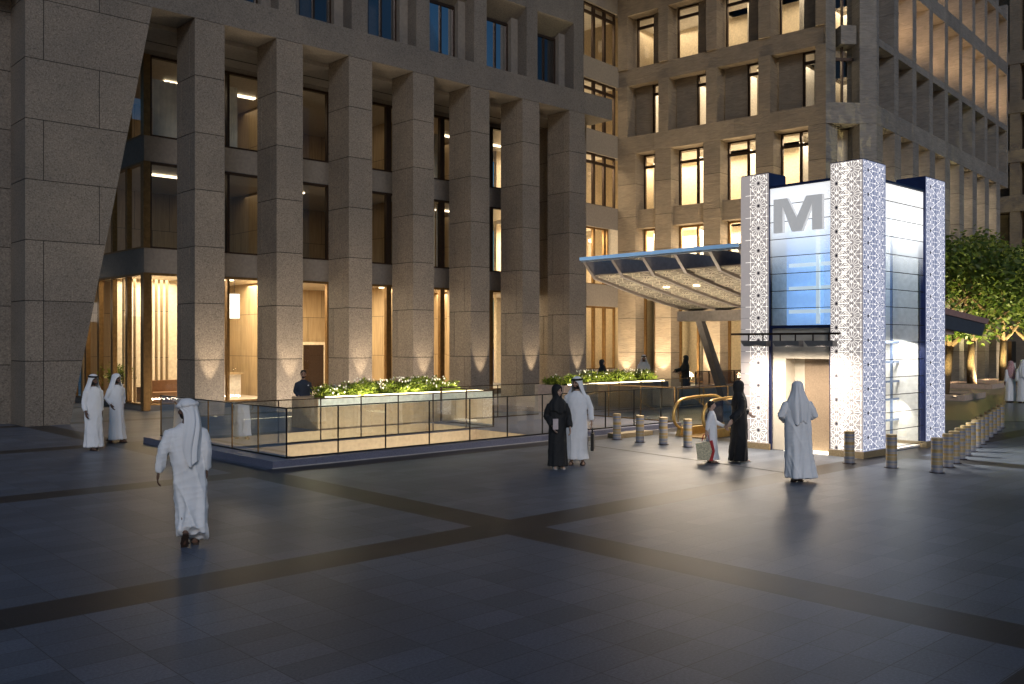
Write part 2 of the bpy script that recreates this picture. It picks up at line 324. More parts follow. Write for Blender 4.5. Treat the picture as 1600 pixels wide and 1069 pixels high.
# interior: slabs, back walls, partitions, ceiling lights
mb=MB(O)
for z0,z1 in ((-.05,.1),(5.2,5.9),(9.3,10.0),(13.15,13.29)): mb.box(XC+.31,34.5,YI+.31,45.9,z0,z1)
mb.build('floor_slab',M_iflr,LB)
mb=MB(O)
for z0,z1 in ((.1,5.2),(5.9,9.3),(10.0,13.15)): mb.box(XC+.4,34.5,42,42.2,z0,z1)
mb.build('panelled_wall',M_wood,LB)
mb=MB(O)
for x in (20.2,26.2,31.2):
    for z0,z1 in ((.1,5.2),(5.9,9.3),(10.0,13.15)): mb.box(x,x+.25,36.8 if x!=20.2 else 37.6,41.99,z0,z1)
mb.box(16.9,17.5,37.2,37.8,.1,5.2); mb.box(16.9,17.5,37.2,37.8,5.9,9.3); mb.box(16.9,17.5,37.2,37.8,10.0,13.15)
mb.box(23.4,23.9,35.6,36.1,.1,5.2); mb.box(29,29.5,35.4,35.9,.1,5.2); mb.build('partition',M_wood,LB)
mb=MB(O); mb.box(14.2,17.2,39.7,39.9,.1,5.2); mb.box(17.6,18.4,38.9,39.05,.1,5.2); mb.box(18,19.9,41.7,41.95,.1,5.2); mb.box(21.5,23,41.75,41.95,.1,2.6); mb.build('wall_panel',M_cream,LB)
mb=MB(O)
for fi,z in enumerate((5.2,9.3,13.15)):
    for k in range(7):
        if (k*3+fi*2)%5<2: continue
        x=14.4+2.9*k+.5*fi
        mb.box(x,x+1.1,37.2,37.45,z-.05,z-.003)
mb.build('ceiling_light',M_lampw,LB)
# curtains behind some upper windows
for x0,x1,z0,z1 in ((13.9,15.0,10.2,12.4),(16.8,17.3,10.2,12.7),(27.0,27.3,6.0,9.1),(27.4,27.9,6.0,9.1),(27.0,27.9,10.2,12.4)):
    mb=MB(O); n=14
    vs=[];fs=[]
    for i in range(n+1):
        x=x0+(x1-x0)*i/n; y=34.75+.05*sin(i*2.2); vs+=[(x,y,z0),(x,y,z1)]
    for i in range(n): fs.append((2*i,2*i+2,2*i+3,2*i+1))
    mb.add(vs,fs,0,True); mb.build('curtain',M_curt,LB)
for x0,x1,y,z1 in ((24.3,25.5,41.9,2.4),(18.3,19.2,41.9,2.4),(28.2,29.2,41.9,2.5)):
    mb=MB(O); mb.box(x0,x1,y-.25,y-.0,.1,z1); mb.build('doorway',M_dbronze,LB); mb=MB(O); mb.box(x0-.15,x0,y-.27,y,.1,z1+.15); mb.box(x1,x1+.15,y-.27,y,.1,z1+.15); mb.box(x0,x1,y-.27,y,z1,z1+.15); mb.build('door_frame',M_cream,LB)
for k in range(9):
    mb=MB(O); x=14.0+.22*k; mb.box(x,x+.06,37.9,38.05,.1,5.1) if k not in (3,) else None
    if mb.v: mb.build('screen_slat',M_wood,LB)
dk=thing('reception_desk','pale stone reception desk inside the lobby between the first columns','desk',(18.6,39,.1)); mb=MB(dk.location); mb.box(17.7,19.5,38.8,39.3,.1,1.1); mb.build('counter',M_white,dk); mb=MB(dk.location); mb.box(17.6,19.6,38.7,39.4,1.1,1.16); mb.build('top',M_wood,dk)
# things inside the lobby
sf=thing('lobby_sofa','low tan sofa behind the lobby corner glass','sofa',(15.4,36.6,.1))
mb=MB(sf.location); mb.box(14.5,16.3,36.2,37.1,.15,.55); mb.build('seat',simple('tan_leather',(.32,.17,.08),.5),sf)
mb=MB(sf.location); mb.box(14.5,16.3,37.1,37.35,.15,1.0); mb.box(14.3,14.5,36.2,37.35,.15,.75); mb.box(16.3,16.5,36.2,37.35,.15,.75); mb.build('backrest',bpy.data.materials['tan_leather'],sf)
def pendant(x,y,z0,z1,r0,r1,label,top):
    t=thing('pendant_lamp',label,'lamp',(x,y,z0),0,'white pendant lamps in the lobby')
    mb=MB((x,y,z0)); mb.cyl(x,y,z0,z1,r0,20,0,r1); mb.build('lamp_shade',M_shade,t)
    mb=MB((x,y,z0)); mb.cyl(x,y,z1,top,.012,6); mb.build('cord',M_black,t)

# ------------------------------------------------------------------ RIGHT BUILDING (turned 6 degrees)
TH=rad(6); cB,sB=cos(TH),sin(TH)
def l2w(x,y,z=0): return Vector((x*cB-y*sB,x*sB+y*cB,z))
OB=(50,28,0)
RB=thing('sandstone_office_building','tall sandstone office building with a chamfered corner and lit windows behind the canopy','building',l2w(50,28),TH)
XA,YB,YW=45.22,16.87,31.21
def bx(mb,ax,s0,s1,d0,d1,z0,z1,m=0):
    # ax 'A': facade facing -x (s along y, d = depth behind the face); 'B': facade facing -y
    if ax=='A': mb.box(XA+d0,XA+d1,s0,s1,z0,z1,m)
    elif ax=='B': mb.box(s0,s1,YB+d0,YB+d1,z0,z1,m)
    else: mb.box(s0,s1,YW+d0,YW+d1,z0,z1,m)
def qd(mb,ax,s0,s1,d,z0,z1,m=0):
    if ax=='A': mb.quad((XA+d,s0,z0),(XA+d,s1,z0),(XA+d,s1,z1),(XA+d,s0,z1),m)
    elif ax=='B': mb.quad((s0,YB+d,z0),(s1,YB+d,z0),(s1,YB+d,z1),(s0,YB+d,z1),m)
    else: mb.quad((s0,YW+d,z0),(s1,YW+d,z0),(s1,YW+d,z1),(s0,YW+d,z1),m)
def win(ax,s0,s1,d,z0,z1,mull=(),trans=None,fm=None,fw=.09):
    mb=MB(OB); bx(mb,ax,s0,s0+fw,d,d+.14,z0,z1); bx(mb,ax,s1-fw,s1,d,d+.14,z0,z1); bx(mb,ax,s0+fw,s1-fw,d,d+.14,z0,z0+.06); bx(mb,ax,s0+fw,s1-fw,d,d+.14,z1-fw,z1)
    for q in mull: bx(mb,ax,q-.06,q+.06,d+.003,d+.137,z0+.06,z1-fw)
    if trans: bx(mb,ax,s0+fw,s1-fw,d+.02,d+.12,trans-.08,trans+.08)
    w=mb.build('window',fm or M_dbronze,RB)
    mb=MB(OB); qd(mb,ax,s0+fw,s1-fw,d+.07,z0+.06,z1-fw); mb.build('pane',M_glassR,w); return w
DR=1.1   # depth of the reveals
RAND=random.Random(3)
# --- facade A (faces the plaza's left side)
ACOL=[(29.97,31.2),(27.61,28.64),(24.55,25.56),(21.48,22.48),(18.70,19.61)]
def courses(ax,s0,s1,d0,d1,zs,name='column',mat=None):
    mb=MB(OB); bx(mb,ax,s0+.01,s1-.01,d0+.012,d1-.01,zs[0],zs[-1]-.01,1)
    for a,b_ in zip(zs[:-1],zs[1:]): bx(mb,ax,s0,s1,d0,d1,a+.012,b_-.012)
    return mb.build(name,[mat or M_sand,M_joint],RB)
ZS=[0,1.96,3.92,5.88,7.84,9.8,11.7,ZL-.003]
for a,b_ in ACOL: courses('A',a,b_,.004,DR,ZS)
mb=MB(OB)
for k in range(5):
    a=18.70+k*2.5; bx(mb,'A',a+.008,min(a+2.5,31.2)-.0,0,DR+.6,ZL,14.45)
mb.build('lintel',M_sand,RB)
for (a0,b0),(a1,b1) in zip(ACOL[:-1],ACOL[1:]):
    s0,s1=b1,a0                       # bay between columns
    mb=MB(OB); bx(mb,"A",s0,s1,.25,DR,9.14,10.2)
    mb.build('spandrel',M_sand,RB)
    mid=s0+(s1-s0)*.42
    win('A',s0+.003,s1-.003,DR-.2,10.2,ZL-.01,(mid,),12.75)
    win('A',s0+.003,s1-.003,DR-.2,.3,9.14,(mid,),None,M_bronze,.12)
UP=[30.53,28.43,27.81,25.40,24.76,22.32,21.66,19.23]
UROWS=[(14.45,17.45),(18.42,21.5),(22.4,25.4)]
for ri,(z0,z1) in enumerate(UROWS):
    zt=UROWS[ri+1][0] if ri<2 else 26.4
    for a,b_ in ((30.53,31.2),(27.81,28.43),(24.76,25.40),(21.66,22.32),(18.70,19.23)):
        mb=MB(OB)
        zm=(z0+z1)/2+.1
        bx(mb,'A',a,b_,.004,DR,z0,zm-.006); bx(mb,'A',a,b_,.004,DR,zm+.006,z1)
        bx(mb,'A',a+.02,b_-.02,.02,DR-.02,zm-.006,zm+.006,1)
        mb.build('pier',[M_sand,M_joint],RB)
    mb=MB(OB); bx(mb,'A',18.70,31.2,.12 if ri!=1 else 0,DR,z1,zt); mb.build('spandrel',M_sand,RB)
    for k in range(4):
        s1,s0=UP[2*k],UP[2*k+1]; w_=s1-s0
        if ri%2==0:   # stone panel far side, window near side
            mb=MB(OB); bx(mb,'A',s0+w_*.42,s1-.12,DR-.35,DR,z0,z1-.003); mb.build('stone_panel',M_sand,RB)
            win('A',s0+.003,s0+w_*.42,DR-.25,z0,z1-.003,(),z1-.55)
        else:
            mb=MB(OB); bx(mb,'A',s0+.003,s0+w_*.36,DR-.35,DR,z0,z1-.003); mb.build('stone_panel',M_sand,RB)
            win('A',s0+w_*.36,s1-.12,DR-.25,z0,z1-.003,(),z1-.55)
# --- chamfered corner between A and B
def chamfer():
    p0=Vector((XA,18.70)); p1=Vector((47.1,YB)); d=(p1-p0).normalized(); n=Vector((d.y,-d.x)); 
    if n.x+n.y>0: n=-n
    Lc=(p1-p0).length
    def f(u,v,t): q=p0+d*u-n*v; return (q.x,q.y,t)
    mb=MB(OB); mb.prism([(0,0),(Lc,0),(Lc,1.4),(0,1.4)],f,ZL,14.5); mb.build('corner_band',M_sandB,RB); mb=MB(OB); mb.prism([(.9,.25),(1.7,.25),(1.7,1.4),(.9,1.4)],f,17.5,18.45); mb.build('corner_band',M_sandB,RB); mb=MB(OB); mb.prism([(.9,.25),(1.7,.25),(1.7,1.4),(.9,1.4)],f,21.5,22.4); mb.build('corner_band',M_sandB,RB)
    mb=MB(OB)
    for zz in ((14.5,17.2),(17.2,19.9),(19.9,22.6),(22.6,26.4)):
        mb.prism([(0,0),(.75,.55),(.75,1.4),(0,1.4)],f,zz[0]+.007,zz[1]-.007); mb.prism([(1.75,.0),(Lc,0),(Lc,1.4),(1.75,1.4)],f,zz[0]+.007,zz[1]-.007)
    for a,b_ in zip(ZS[:-1],ZS[1:]):
        mb.prism([(0,0),(.8,.45),(.8,1.4),(0,1.4)],f,a+.007,b_-.01); mb.prism([(1.75,.0),(Lc,0),(Lc,1.4),(1.75,1.4)],f,a+.007,b_-.01)
    mb.build('corner_pier',M_sandB,RB)
    mb=MB(OB)
    for z0,z1 in ((14.5,17.5),(18.45,21.5),(22.4,26)): mb.prism([(1.15,.7),(1.22,.7),(1.22,.9),(1.15,.9)],f,z0,z1); mb.prism([(.76,.7),(1.74,.7),(1.74,.8),(.76,.8)],f,z1-.7,z1-.55)
    w=mb.build('window',M_dbronze,RB)
    mb=MB(OB); mb.quad(f(.78,.82,14.5),f(1.74,.82,14.5),f(1.74,.82,26),f(.78,.82,26)); mb.build('pane',M_glassW,w)
    mb=MB(OB); mb.prism([(.78,1.3),(1.74,1.3),(1.74,1.39),(.78,1.39)],f,0,ZL-.02); mb.build('stone_panel',M_cream,RB)
chamfer()
# --- facade B (recedes to the right)
NB=9; PB=2.86
for k in range(NB):
    x=46.95+PB*k if k else 47.1
    courses('B',x+ (0 if k==0 else -.1),x+.88,.004,1.3,ZS,mat=M_sandB)
mb=MB(OB)
for k in range(NB): 
    a=47.1+PB*k; bx(mb,'B',a+.007,a+PB-.007,0,1.9,ZL,14.42)
mb.build('lintel',M_sandB,RB)
XE=47.1+PB*NB
for k in range(NB):
    x0=47.1+PB*k+.35; x1=x0+2.22
    if k<NB-1: win('B',x0+.45,x1+.05,1.1,.3,ZL-.01,(x0+1.4,),None,M_bronze,.12)
BR=[(14.42,17.45),(17.85,21.42),(22.3,25.3)]
for ri,(z0,z1) in enumerate(BR):
    zt=BR[ri+1][0] if ri<2 else 26.4
    for k in range(NB+1):
        mb=MB(OB)
        x=47.1+PB*k-.3 if k else 47.1
        x1=47.1+PB*k+.35 if k<NB else XE
        zm=(z0+z1)/2
        bx(mb,'B',x,x1,.004,1.5,z0,zm-.006); bx(mb,'B',x,x1,.004,1.5,zm+.006,z1); bx(mb,'B',x+.02,x1-.02,.03,1.5,zm-.006,zm+.006,1)
        mb.build('pier',[M_sandB,M_joint],RB)
    mb=MB(OB)
    if ri==1: 
        for k in range(NB): bx(mb,'B',47.1+PB*k+.007,47.1+PB*(k+1)-.007,0,1.5,z1,zt)
    else:
        # splayed sill: thin at the face, rising behind
        for k in range(NB):
            x0=47.1+PB*k+.35; x1=47.1+PB*(k+1)-.3
            mb.add([(x0,YB+.01,z1),(x1,YB+.01,z1),(x1,YB+1.5,z1),(x0,YB+1.5,z1),(x0,YB+.01,z1+.38),(x1,YB+.01,z1+.38),(x1,YB+1.5,zt+.0),(x0,YB+1.5,zt+.75)],[(0,3,2,1),(4,5,6,7),(0,1,5,4),(1,2,6,5),(2,3,7,6),(3,0,4,7)])
        bx(mb,'B',47.1,XE,1.5,1.52,z1,zt)
        for k in range(NB+1): bx(mb,'B',max(47.1,47.1+PB*k-.3),min(XE,47.1+PB*k+.35),.004,1.5,z1,zt)
    mb.build('spandrel',M_sandB,RB)
    for k in range(NB):
        x0=47.1+PB*k+.35; x1=47.1+PB*(k+1)-.3
        mb=MB(OB); bx(mb,'B',x0+.95,x1,1.2,1.5,z0,z1); mb.build('stone_panel',M_sandB,RB)
        win('B',x0,x0+.95,1.25,z0,z1,(),z1-.55)
# --- wing W (recessed, faces the viewer)
WZ=[(1.0,4.6),(5.85,9.1),(10.36,13.3),(14.6,17.45),(18.65,21.75),(22.8,26)]
mb=MB(OB)
prev=0
for z0,z1 in WZ:
    mb=MB(OB); bx(mb,'W',41.004,XA+.5,0,.5,prev,z0); prev=z1; mb.build('wing_spandrel',M_band,RB)
for wi,(z0,z1) in enumerate(WZ):
    for s0,s1 in ((44.15,45.2),(43.1,44.15),(42.05,43.1),(41,42.05)):
        if wi==1 and s0>44: 
            mb=MB(OB); bx(mb,'W',44.5,XA+.4,0,.5,z0,z1); mb.build('wing_pier',M_cream,RB); s1=44.5
        win('W',s0,s1-.004,.15,z0,z1,(),z1-.5 if wi>1 else None,M_bronze if wi<2 else M_dbronze,.1)
mb=MB(OB); bx(mb,'W',39,41,.003,.5,0,26); mb.build('wing_wall',M_band,RB)
# --- interior of the right building: floors, back walls, ceiling lamps
mb=MB(OB)
for z in (0,5.2,9.4,13.6,17.6,21.6,25.6): 
    mb.box(XA+DR+.05,52,18.9,31.1,z-.1,z+.15); mb.box(48.5,XE,YB+1.6,26,z-.1,z+.15); mb.box(39.6,XA+.4,YW+.55,38,z-.1,z+.15)
mb.build('floor_slab',M_white,RB)
mb=MB(OB); mb.box(XA+4.2,XA+4.4,21.3,31.1,.2,26); mb.box(51,XE,YB+4,YB+4.2,.2,26); mb.box(39.6,52,YW+4.5,YW+4.7,.2,26); mb.box(XA+DR+.3,52,31.11,31.19,.2,26); mb.box(51.9,52.0,31.2,35.7,.2,26); mb.build('interior_wall',M_cream,RB)
mb=MB(OB)
for y in (20.9,23.9,27,30.0): mb.box(XA+2.2,XA+4.19,y,y+.15,.2,26)
for k in range(NB): mb.box(47.1+PB*k,47.1+PB*k+.12,YB+2.2,YB+3.99,.2,26) if k>1 else None
mb.build('partition',M_white,RB)
rr=random.Random(11)
for z0,z1 in ((10.25,13.3),(14.5,17.4),(18.5,21.4),(22.5,25.3)):
    for k in range(4):
        s1,s0=UP[2*k],UP[2*k+1]
        if rr.random()<.75:
            a=s0+rr.uniform(.1,.5); wd=rr.uniform(.35,.7); mb=MB(OB); n=10; vs=[];fs=[]
            for i in range(n+1):
                vs+=[(XA+DR+.35+.05*sin(i*2.1),a+wd*i/n,z0),(XA+DR+.35+.05*sin(i*2.1),a+wd*i/n,z1)]
            for i in range(n): fs.append((2*i,2*i+2,2*i+3,2*i+1))
            mb.add(vs,fs,0,True); mb.build('curtain',M_curt,RB)
mb=MB(OB); mb.box(48.3,XE-.1,YB+1.55,YB+1.58,ZL,26)
mb.box(52,XE,26,26.4,0,26.4); mb.box(52,52.4,26,31,0,26.4); mb.box(XA+.6,52.4,37.7,38,0,26.4); mb.box(XE-.3,XE,YB+1.6,26,0,26.4); mb.box(39,XE,YB+1.6,38,26.4,26.7); mb.build('rear_wall',M_sandB,RB)
# --- far building beyond the end of facade B
FBL=l2w(82,26); FB=thing('distant_stone_building','dim stone building seen at the right edge past the long facade','building',FBL,TH)
OFB=(82,26,0); mb=MB(OFB)
for z0,z1 in ((0,4.5),(8.4,9.4),(13.2,14.5),(17.2,18.2),(21.2,22.2),(25.2,26.2)): mb.box(84,85.2,11,26,z0,z1)
mb.box(85.3,86,8,26,0,45); mb.build('wall',M_sand,FB)
YS=[11+1.9*k for k in range(8)]
for y in YS:
    mb=MB(OFB); mb.box(84.06,85.25,y,y+.75,4.5,45); mb.build('pier',M_sand,FB)
for y in YS[:-1]:
    for z0,z1 in ((4.5,8.4),(9.4,13.2),(14.5,17.2),(18.2,21.2),(22.2,25.2)):
        a_,b_=y+.76,y+1.89
        mb=MB(OFB); mb.box(84.9,85,a_,a_+.08,z0,z1); mb.box(84.9,85,b_-.08,b_,z0,z1); mb.box(84.9,85,a_+.08,b_-.08,z1-.1,z1); w=mb.build('window',M_dbronze,FB)
        mb=MB(OFB); mb.quad((84.95,a_+.08,z0),(84.95,b_-.08,z0),(84.95,b_-.08,z1-.1),(84.95,a_+.08,z1-.1)); mb.build('pane',M_glassW,w)

# ------------------------------------------------------------------ METRO LIFT TOWER
TX,TY=19.26,9.58; TX1,TY1=23.53,12.64; TZ=6.48; PZ=6.12
MT=thing('metro_lift_tower','glass lift tower with four white star lattice pillars and a grey letter M','tower',(21.4,11.1,0))
OT=(21.4,11.1,0)
M_lil=simple('glowing_lilac_panel',(.34,.31,.30),.4,var=.05,emit=(.62,.55,.53),es=.36)  # lamplight on the panels put in as a glow of their own
M_lil2=simple('glowing_blue_grey_panel',(.30,.32,.42),.4,var=.05,emit=(.33,.37,.56),es=.36)  # bluer copy for the other faces, light put in as glow too
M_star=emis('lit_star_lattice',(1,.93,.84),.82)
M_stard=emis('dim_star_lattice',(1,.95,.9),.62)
M_navy=simple('navy_metal_trim',(.012,.02,.08),.35,.3)
M_plth=granite('brown_granite_plinth',(.16,.115,.06),(.3,.23,.13),(.45,.36,.22),sc=70)
def fritted():
    # glass panels printed white at the top, fading to clear
    m=bpy.data.materials.new('fritted_glass'); m.use_nodes=True; nt=m.node_tree; nt.nodes.clear(); L=nt.links.new
    o=N(nt,'ShaderNodeOutputMaterial'); t=N(nt,'ShaderNodeBsdfTransparent'); t.inputs[0].default_value=(.86,.92,.97,1)
    g=N(nt,'ShaderNodeBsdfGlossy',Roughness=.0); fr=N(nt,'ShaderNodeFresnel',IOR=1.6); ma=N(nt,'ShaderNodeMath',operation='MULTIPLY_ADD',use_clamp=True); ma.inputs[1].default_value=.9; ma.inputs[2].default_value=.16; L(fr.outputs[0],ma.inputs[0])
    mx=N(nt,'ShaderNodeMixShader'); L(ma.outputs[0],mx.inputs[0]); L(t.outputs[0],mx.inputs[1]); L(g.outputs[0],mx.inputs[2])
    d=N(nt,'ShaderNodeBsdfDiffuse'); d.inputs[0].default_value=(.85,.85,.84,1); tr=N(nt,'ShaderNodeBsdfTranslucent'); tr.inputs[0].default_value=(.95,.95,.93,1)
    e=N(nt,'ShaderNodeEmission'); e.inputs[0].default_value=(1,.985,.95,1); e.inputs[1].default_value=.60
    m1=N(nt,'ShaderNodeMixShader'); m1.inputs[0].default_value=.5; L(d.outputs[0],m1.inputs[1]); L(tr.outputs[0],m1.inputs[2])
    m2=N(nt,'ShaderNodeAddShader'); L(m1.outputs[0],m2.inputs[0]); L(e.outputs[0],m2.inputs[1])
    tc=N(nt,'ShaderNodeTexCoord'); sx=N(nt,'ShaderNodeSeparateXYZ'); L(tc.outputs['Object'],sx.inputs[0])
    mr=N(nt,'ShaderNodeMapRange',interpolation_type='SMOOTHERSTEP'); mr.inputs[1].default_value=3.7; mr.inputs[2].default_value=5.9; L(sx.outputs[2],mr.inputs[0])
    mf=N(nt,'ShaderNodeMixShader'); L(mr.outputs[0],mf.inputs[0]); L(mx.outputs[0],mf.inputs[1]); L(m2.outputs[0],mf.inputs[2]); L(mf.outputs[0],o.inputs[0]); return m
M_frit=fritted()
# star lattice in panel coordinates (u across, z up)
def lattice(w,h,cols,p,R=.25,nr=16):
    segs=[]
    for cu,off in cols:
        k=-1
        while k*p+off<h+p:
            cz=k*p+off
            for i in range(nr):
                a=2*PI*i/nr+.001; r1=R if i%2==0 else R*.72
                segs.append((cu+.055*cos(a),cz+.055*sin(a),cu+r1*cos(a),cz+r1*sin(a)))
            for i in range(0,nr,2):
                a=2*PI*i/nr; b=2*PI*(i+1)/nr; q=2*PI*(i+2)/nr
                segs.append((cu+R*cos(a),cz+R*sin(a),cu+R*.72*cos(b),cz+R*.72*sin(b))); segs.append((cu+R*.72*cos(b),cz+R*.72*sin(b),cu+R*cos(q),cz+R*sin(q)))
            m=cz+p/2; e=.2*p; g=.13*p
            segs+= [(cu-g,m,cu,m+e),(cu,m+e,cu+g,m),(cu+g,m,cu,m-e),(cu,m-e,cu-g,m),(cu-g,m,cu-R*1.5,m),(cu+g,m,cu+R*1.5,m),(cu-R*.92,cz+R*.38,cu-g,m),(cu+R*.92,cz+R*.38,cu+g,m),(cu-R*.92,cz+p-R*.38,cu-g,m),(cu+R*.92,cz+p-R*.38,cu+g,m),(cu-R*.92,cz+R*.38,cu-R*.92,cz+p-R*.38),(cu+R*.92,cz+R*.38,cu+R*.92,cz+p-R*.38)]
            for cu2,off2 in cols:
                if cu2>cu+.05:
                    for dz in (-p/2,p/2):
                        segs.append((cu,cz,cu2,cz+dz+(0 if abs((off2-off)%p-p/2)<.1 else p/2)))
            k+=1
    out=[]
    for x0,y0,x1,y1 in segs:   # clip to the panel
        t0,t1=0.,1.; dx,dy=x1-x0,y1-y0; ok=True
        for p_,q_ in ((-dx,x0-.012),(dx,w-.012-x0),(-dy,y0-.012),(dy,h-.012-y0)):
            if abs(p_)<1e-9:
                if q_<0: ok=False
            else:
                r=q_/p_
                if p_<0: t0=max(t0,r)
                else: t1=min(t1,r)
        if ok and t1-t0>.02: out.append((x0+dx*t0,y0+dy*t0,x0+dx*t1,y0+dy*t1))
    return out
def strips(mb,segs,f,wd,t=.004,m=0):
    for x0,y0,x1,y1 in segs:
        dx,dy=x1-x0,y1-y0; l=math.hypot(dx,dy)
        if l<1e-4: continue
        nx,ny=-dy/l*wd/2,dx/l*wd/2
        mb.quad(f(x0+nx,y0+ny,t),f(x1+nx,y1+ny,t),f(x1-nx,y1-ny,t),f(x0-nx,y0-ny,t),m)
PB0=.14
def pillar(x0,x1,y0,y1,faces,pname='lattice_pillar'):
    mb=MB(OT); mb.box(x0,x1,y0,y1,PB0,TZ,0); mb.box(x0+.01,x1-.01,y0+.01,y1-.01,TZ,TZ+.02,2)
    # facing panels
    for fc in faces:
        if fc=='L':
            mb.quad((x0-.003,y0,PB0),(x0-.003,y1,PB0),(x0-.003,y1,TZ),(x0-.003,y0,TZ),1)
        else: mb.quad((x0,y0-.003,PB0),(x1,y0-.003,PB0),(x1,y0-.003,TZ),(x0,y0-.003,TZ),3)
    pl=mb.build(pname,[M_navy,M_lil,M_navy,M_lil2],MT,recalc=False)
    for fc in faces:
        w=(y1-y0) if fc=='L' else (x1-x0); h=TZ-PB0
        f=(lambda u,v,t:(x0-.003-t,y1-u,PB0+v)) if fc=='L' else (lambda u,v,t:(x0+u,y0-.003-t,PB0+v))
        cols=[(w*.64,.3)] if fc=='L' and y0>11 else [(w*.2,.05),(w*.66,.315)] if fc=='L' else [(w*.22,.3),(w*.72,.035)] if x0<20 else [(w*.24,.3),(w*.76,.035)]
        s_=lattice(w,h,cols,.53,.235)
        mb=MB(OT); strips(mb,s_,f,.010 if fc=='L' else .009,.004,0)
        # horizontal panel joints and dark rosettes
        k=0
        while .04+.53*k<h:
            z=.3+.265*k
            if z<h: strips(mb,[(0,z,w,z)],f,.006,.003,1)
            k+=1
        for cu,off in cols[:1]:
            k=0
            while off+.53*k<h-.03:
                z=off+.53*k; strips(mb,[(max(.01,cu-.028),z,min(w-.01,cu+.028),z)],f,.056,.007,1); k+=1
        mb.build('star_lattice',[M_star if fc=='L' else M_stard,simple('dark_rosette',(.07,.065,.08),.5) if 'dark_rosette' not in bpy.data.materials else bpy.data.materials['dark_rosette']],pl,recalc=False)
    mb=MB(OT); mb.box(x0-.035,x1+.03,y0-.035,y1+.03,0,PB0); mb.build('plinth',M_plth,MT)
pillar(TX,20.33,TY,10.33,'LF'); pillar(TX,20.0,11.88,TY1,'L'); pillar(22.42,TX1,TY,10.3,'F'); pillar(22.5,TX1,11.9,TY1,'')
# fritted glass walls, left face and right face
def gpanels(f,w,z0,z1,nm):
    mb=MB(OT); mb.quad(f(0,z0),f(w,z0),f(w,z1),f(0,z1)); o=mb.build(nm,M_frit,MT,recalc=False)
    mb=MB(OT); n=round((z1-z0)/.404)
    for i in range(n+1):
        z=z0+(z1-z0)*i/n; a,b=f(0,z),f(w,z); mb.tube([a,b],.009,6,0,False)
    mb.build('glass_joint',M_joint,o)
gpanels(lambda u,z:(TX+.06,11.88-u,z),11.88-10.33,2.90,PZ,'glass_wall')
gpanels(lambda u,z:(20.33+u,TY+.06,z),22.42-20.33,.12,PZ,'glass_wall')
gpanels(lambda u,z:(TX1-.06,10.3+u,z),11.9-10.3,.12,PZ,'glass_wall')
mb=MB(OT)
mb.box(TX+.02,TX+.12,10.335,11.875,PZ+.002,PZ+.05); mb.box(20.335,22.415,TY+.02,TY+.12,PZ+.002,PZ+.05); mb.box(TX+.03,TX+.1,10.335,11.875,2.84,2.895)
mb.box(TX+.02,TX+.09,11.84,11.878,0.,2.838); mb.box(TX+.02,TX+.09,10.332,10.365,0,2.838); mb.box(TX1-.12,TX1-.02,10.305,11.895,PZ+.002,PZ+.05)
mb.build('trim',M_navy,MT)
# entrance wall with recessed metal door
M_entr=simple('cream_entrance_panel',(.62,.56,.46),.45,var=.05)
mb=MB(OT); mb.box(TX+.1,TX+.2,11.53,11.84,.01,2.838); mb.box(TX+.1,TX+.2,10.365,11.53,2.14,2.838); mb.box(TX+.1,TX+.6,11.50,11.53,.01,2.139); mb.box(TX+.2,TX+.6,10.365,11.499,2.14,2.17); mb.box(TX+.2,TX+.6,10.34,10.364,.01,2.139); mb.build('entrance_wall',M_entr,MT)
M_door=simple('speckled_bronze_door',(.36,.27,.19),.35,.35,var=.15,scale=40)
mb=MB(OT); mb.box(TX+.5,TX+.56,10.366,11.24,.02,2.138); mb.build('door',M_door,MT)
mb=MB(OT); mb.box(TX+.5,TX+.57,11.241,11.498,.02,2.138); mb.build('door_frame',M_entr,MT)
mb=MB(OT); mb.box(TX+.02,TX+.5,10.37,11.5,.004,.018); mb.build('threshold',emis('lit_threshold',(1,.9,.72),1.6),MT)
# inside: lift shaft frame, floors, lamps
mb=MB(OT); mb.box(20.2,22.3,11.0,12.4,2.9,5.9); mb.build('blue_glow_box',simple('blue_reflection_glow',(.36,.55,.85),.35,emit=(.27,.49,.9),es=.68),MT)  # added box, glowing blue in place of sky mirrored in the glass
mb=MB(OT); mb.box(20.36,22.4,10.62,10.66,.07,2.6); mb.box(20.36,22.4,10.9,10.94,4.4,5.9); mb.box(20.36,22.4,10.9,10.94,2.6,2.9); mb.box(22.395,22.417,9.75,10.9,.14,6.0); mb.box(TX+.1,20,11.85,11.876,2.9,6); mb.build('shaft_wall',M_white,MT)
mb=MB(OT)
for z in (.62,1.12,1.55,2.02,2.5): mb.box(20.4,22.38,10.2,10.25,z,z+.045)
for x in (20.9,21.45,22.2): mb.box(x,x+.05,10.3,10.35,.07,5.9)
mb.build('lift_frame',simple('blue_steel',(.16,.22,.36),.35,.4),MT)
mb=MB(OT)
for z in (3.2,3.75,4.3): mb.box(TX+.75,TX+.8,10.4,11.8,z,z+.09)
mb.box(TX+.72,TX+.78,11.0,11.08,2.95,5.9); mb.build('shaft_rail',emis('glowing_shaft_rail',(.75,.88,1),.6),MT)  # rails given a glow to lighten the view through the glass
mb=MB(OT); mb.box(TX+.7,TX1-.1,10.0,12.5,6.0,6.08); mb.box(TX+.7,TX1-.1,TY1-.2,TY1-.1,.05,6); mb.build('ceiling',M_white,MT)
mb=MB(OT); mb.box(TX+.7,TX1-.1,TY+.12,TY1-.2,.02,.06); mb.build('lift_floor',M_white,MT)
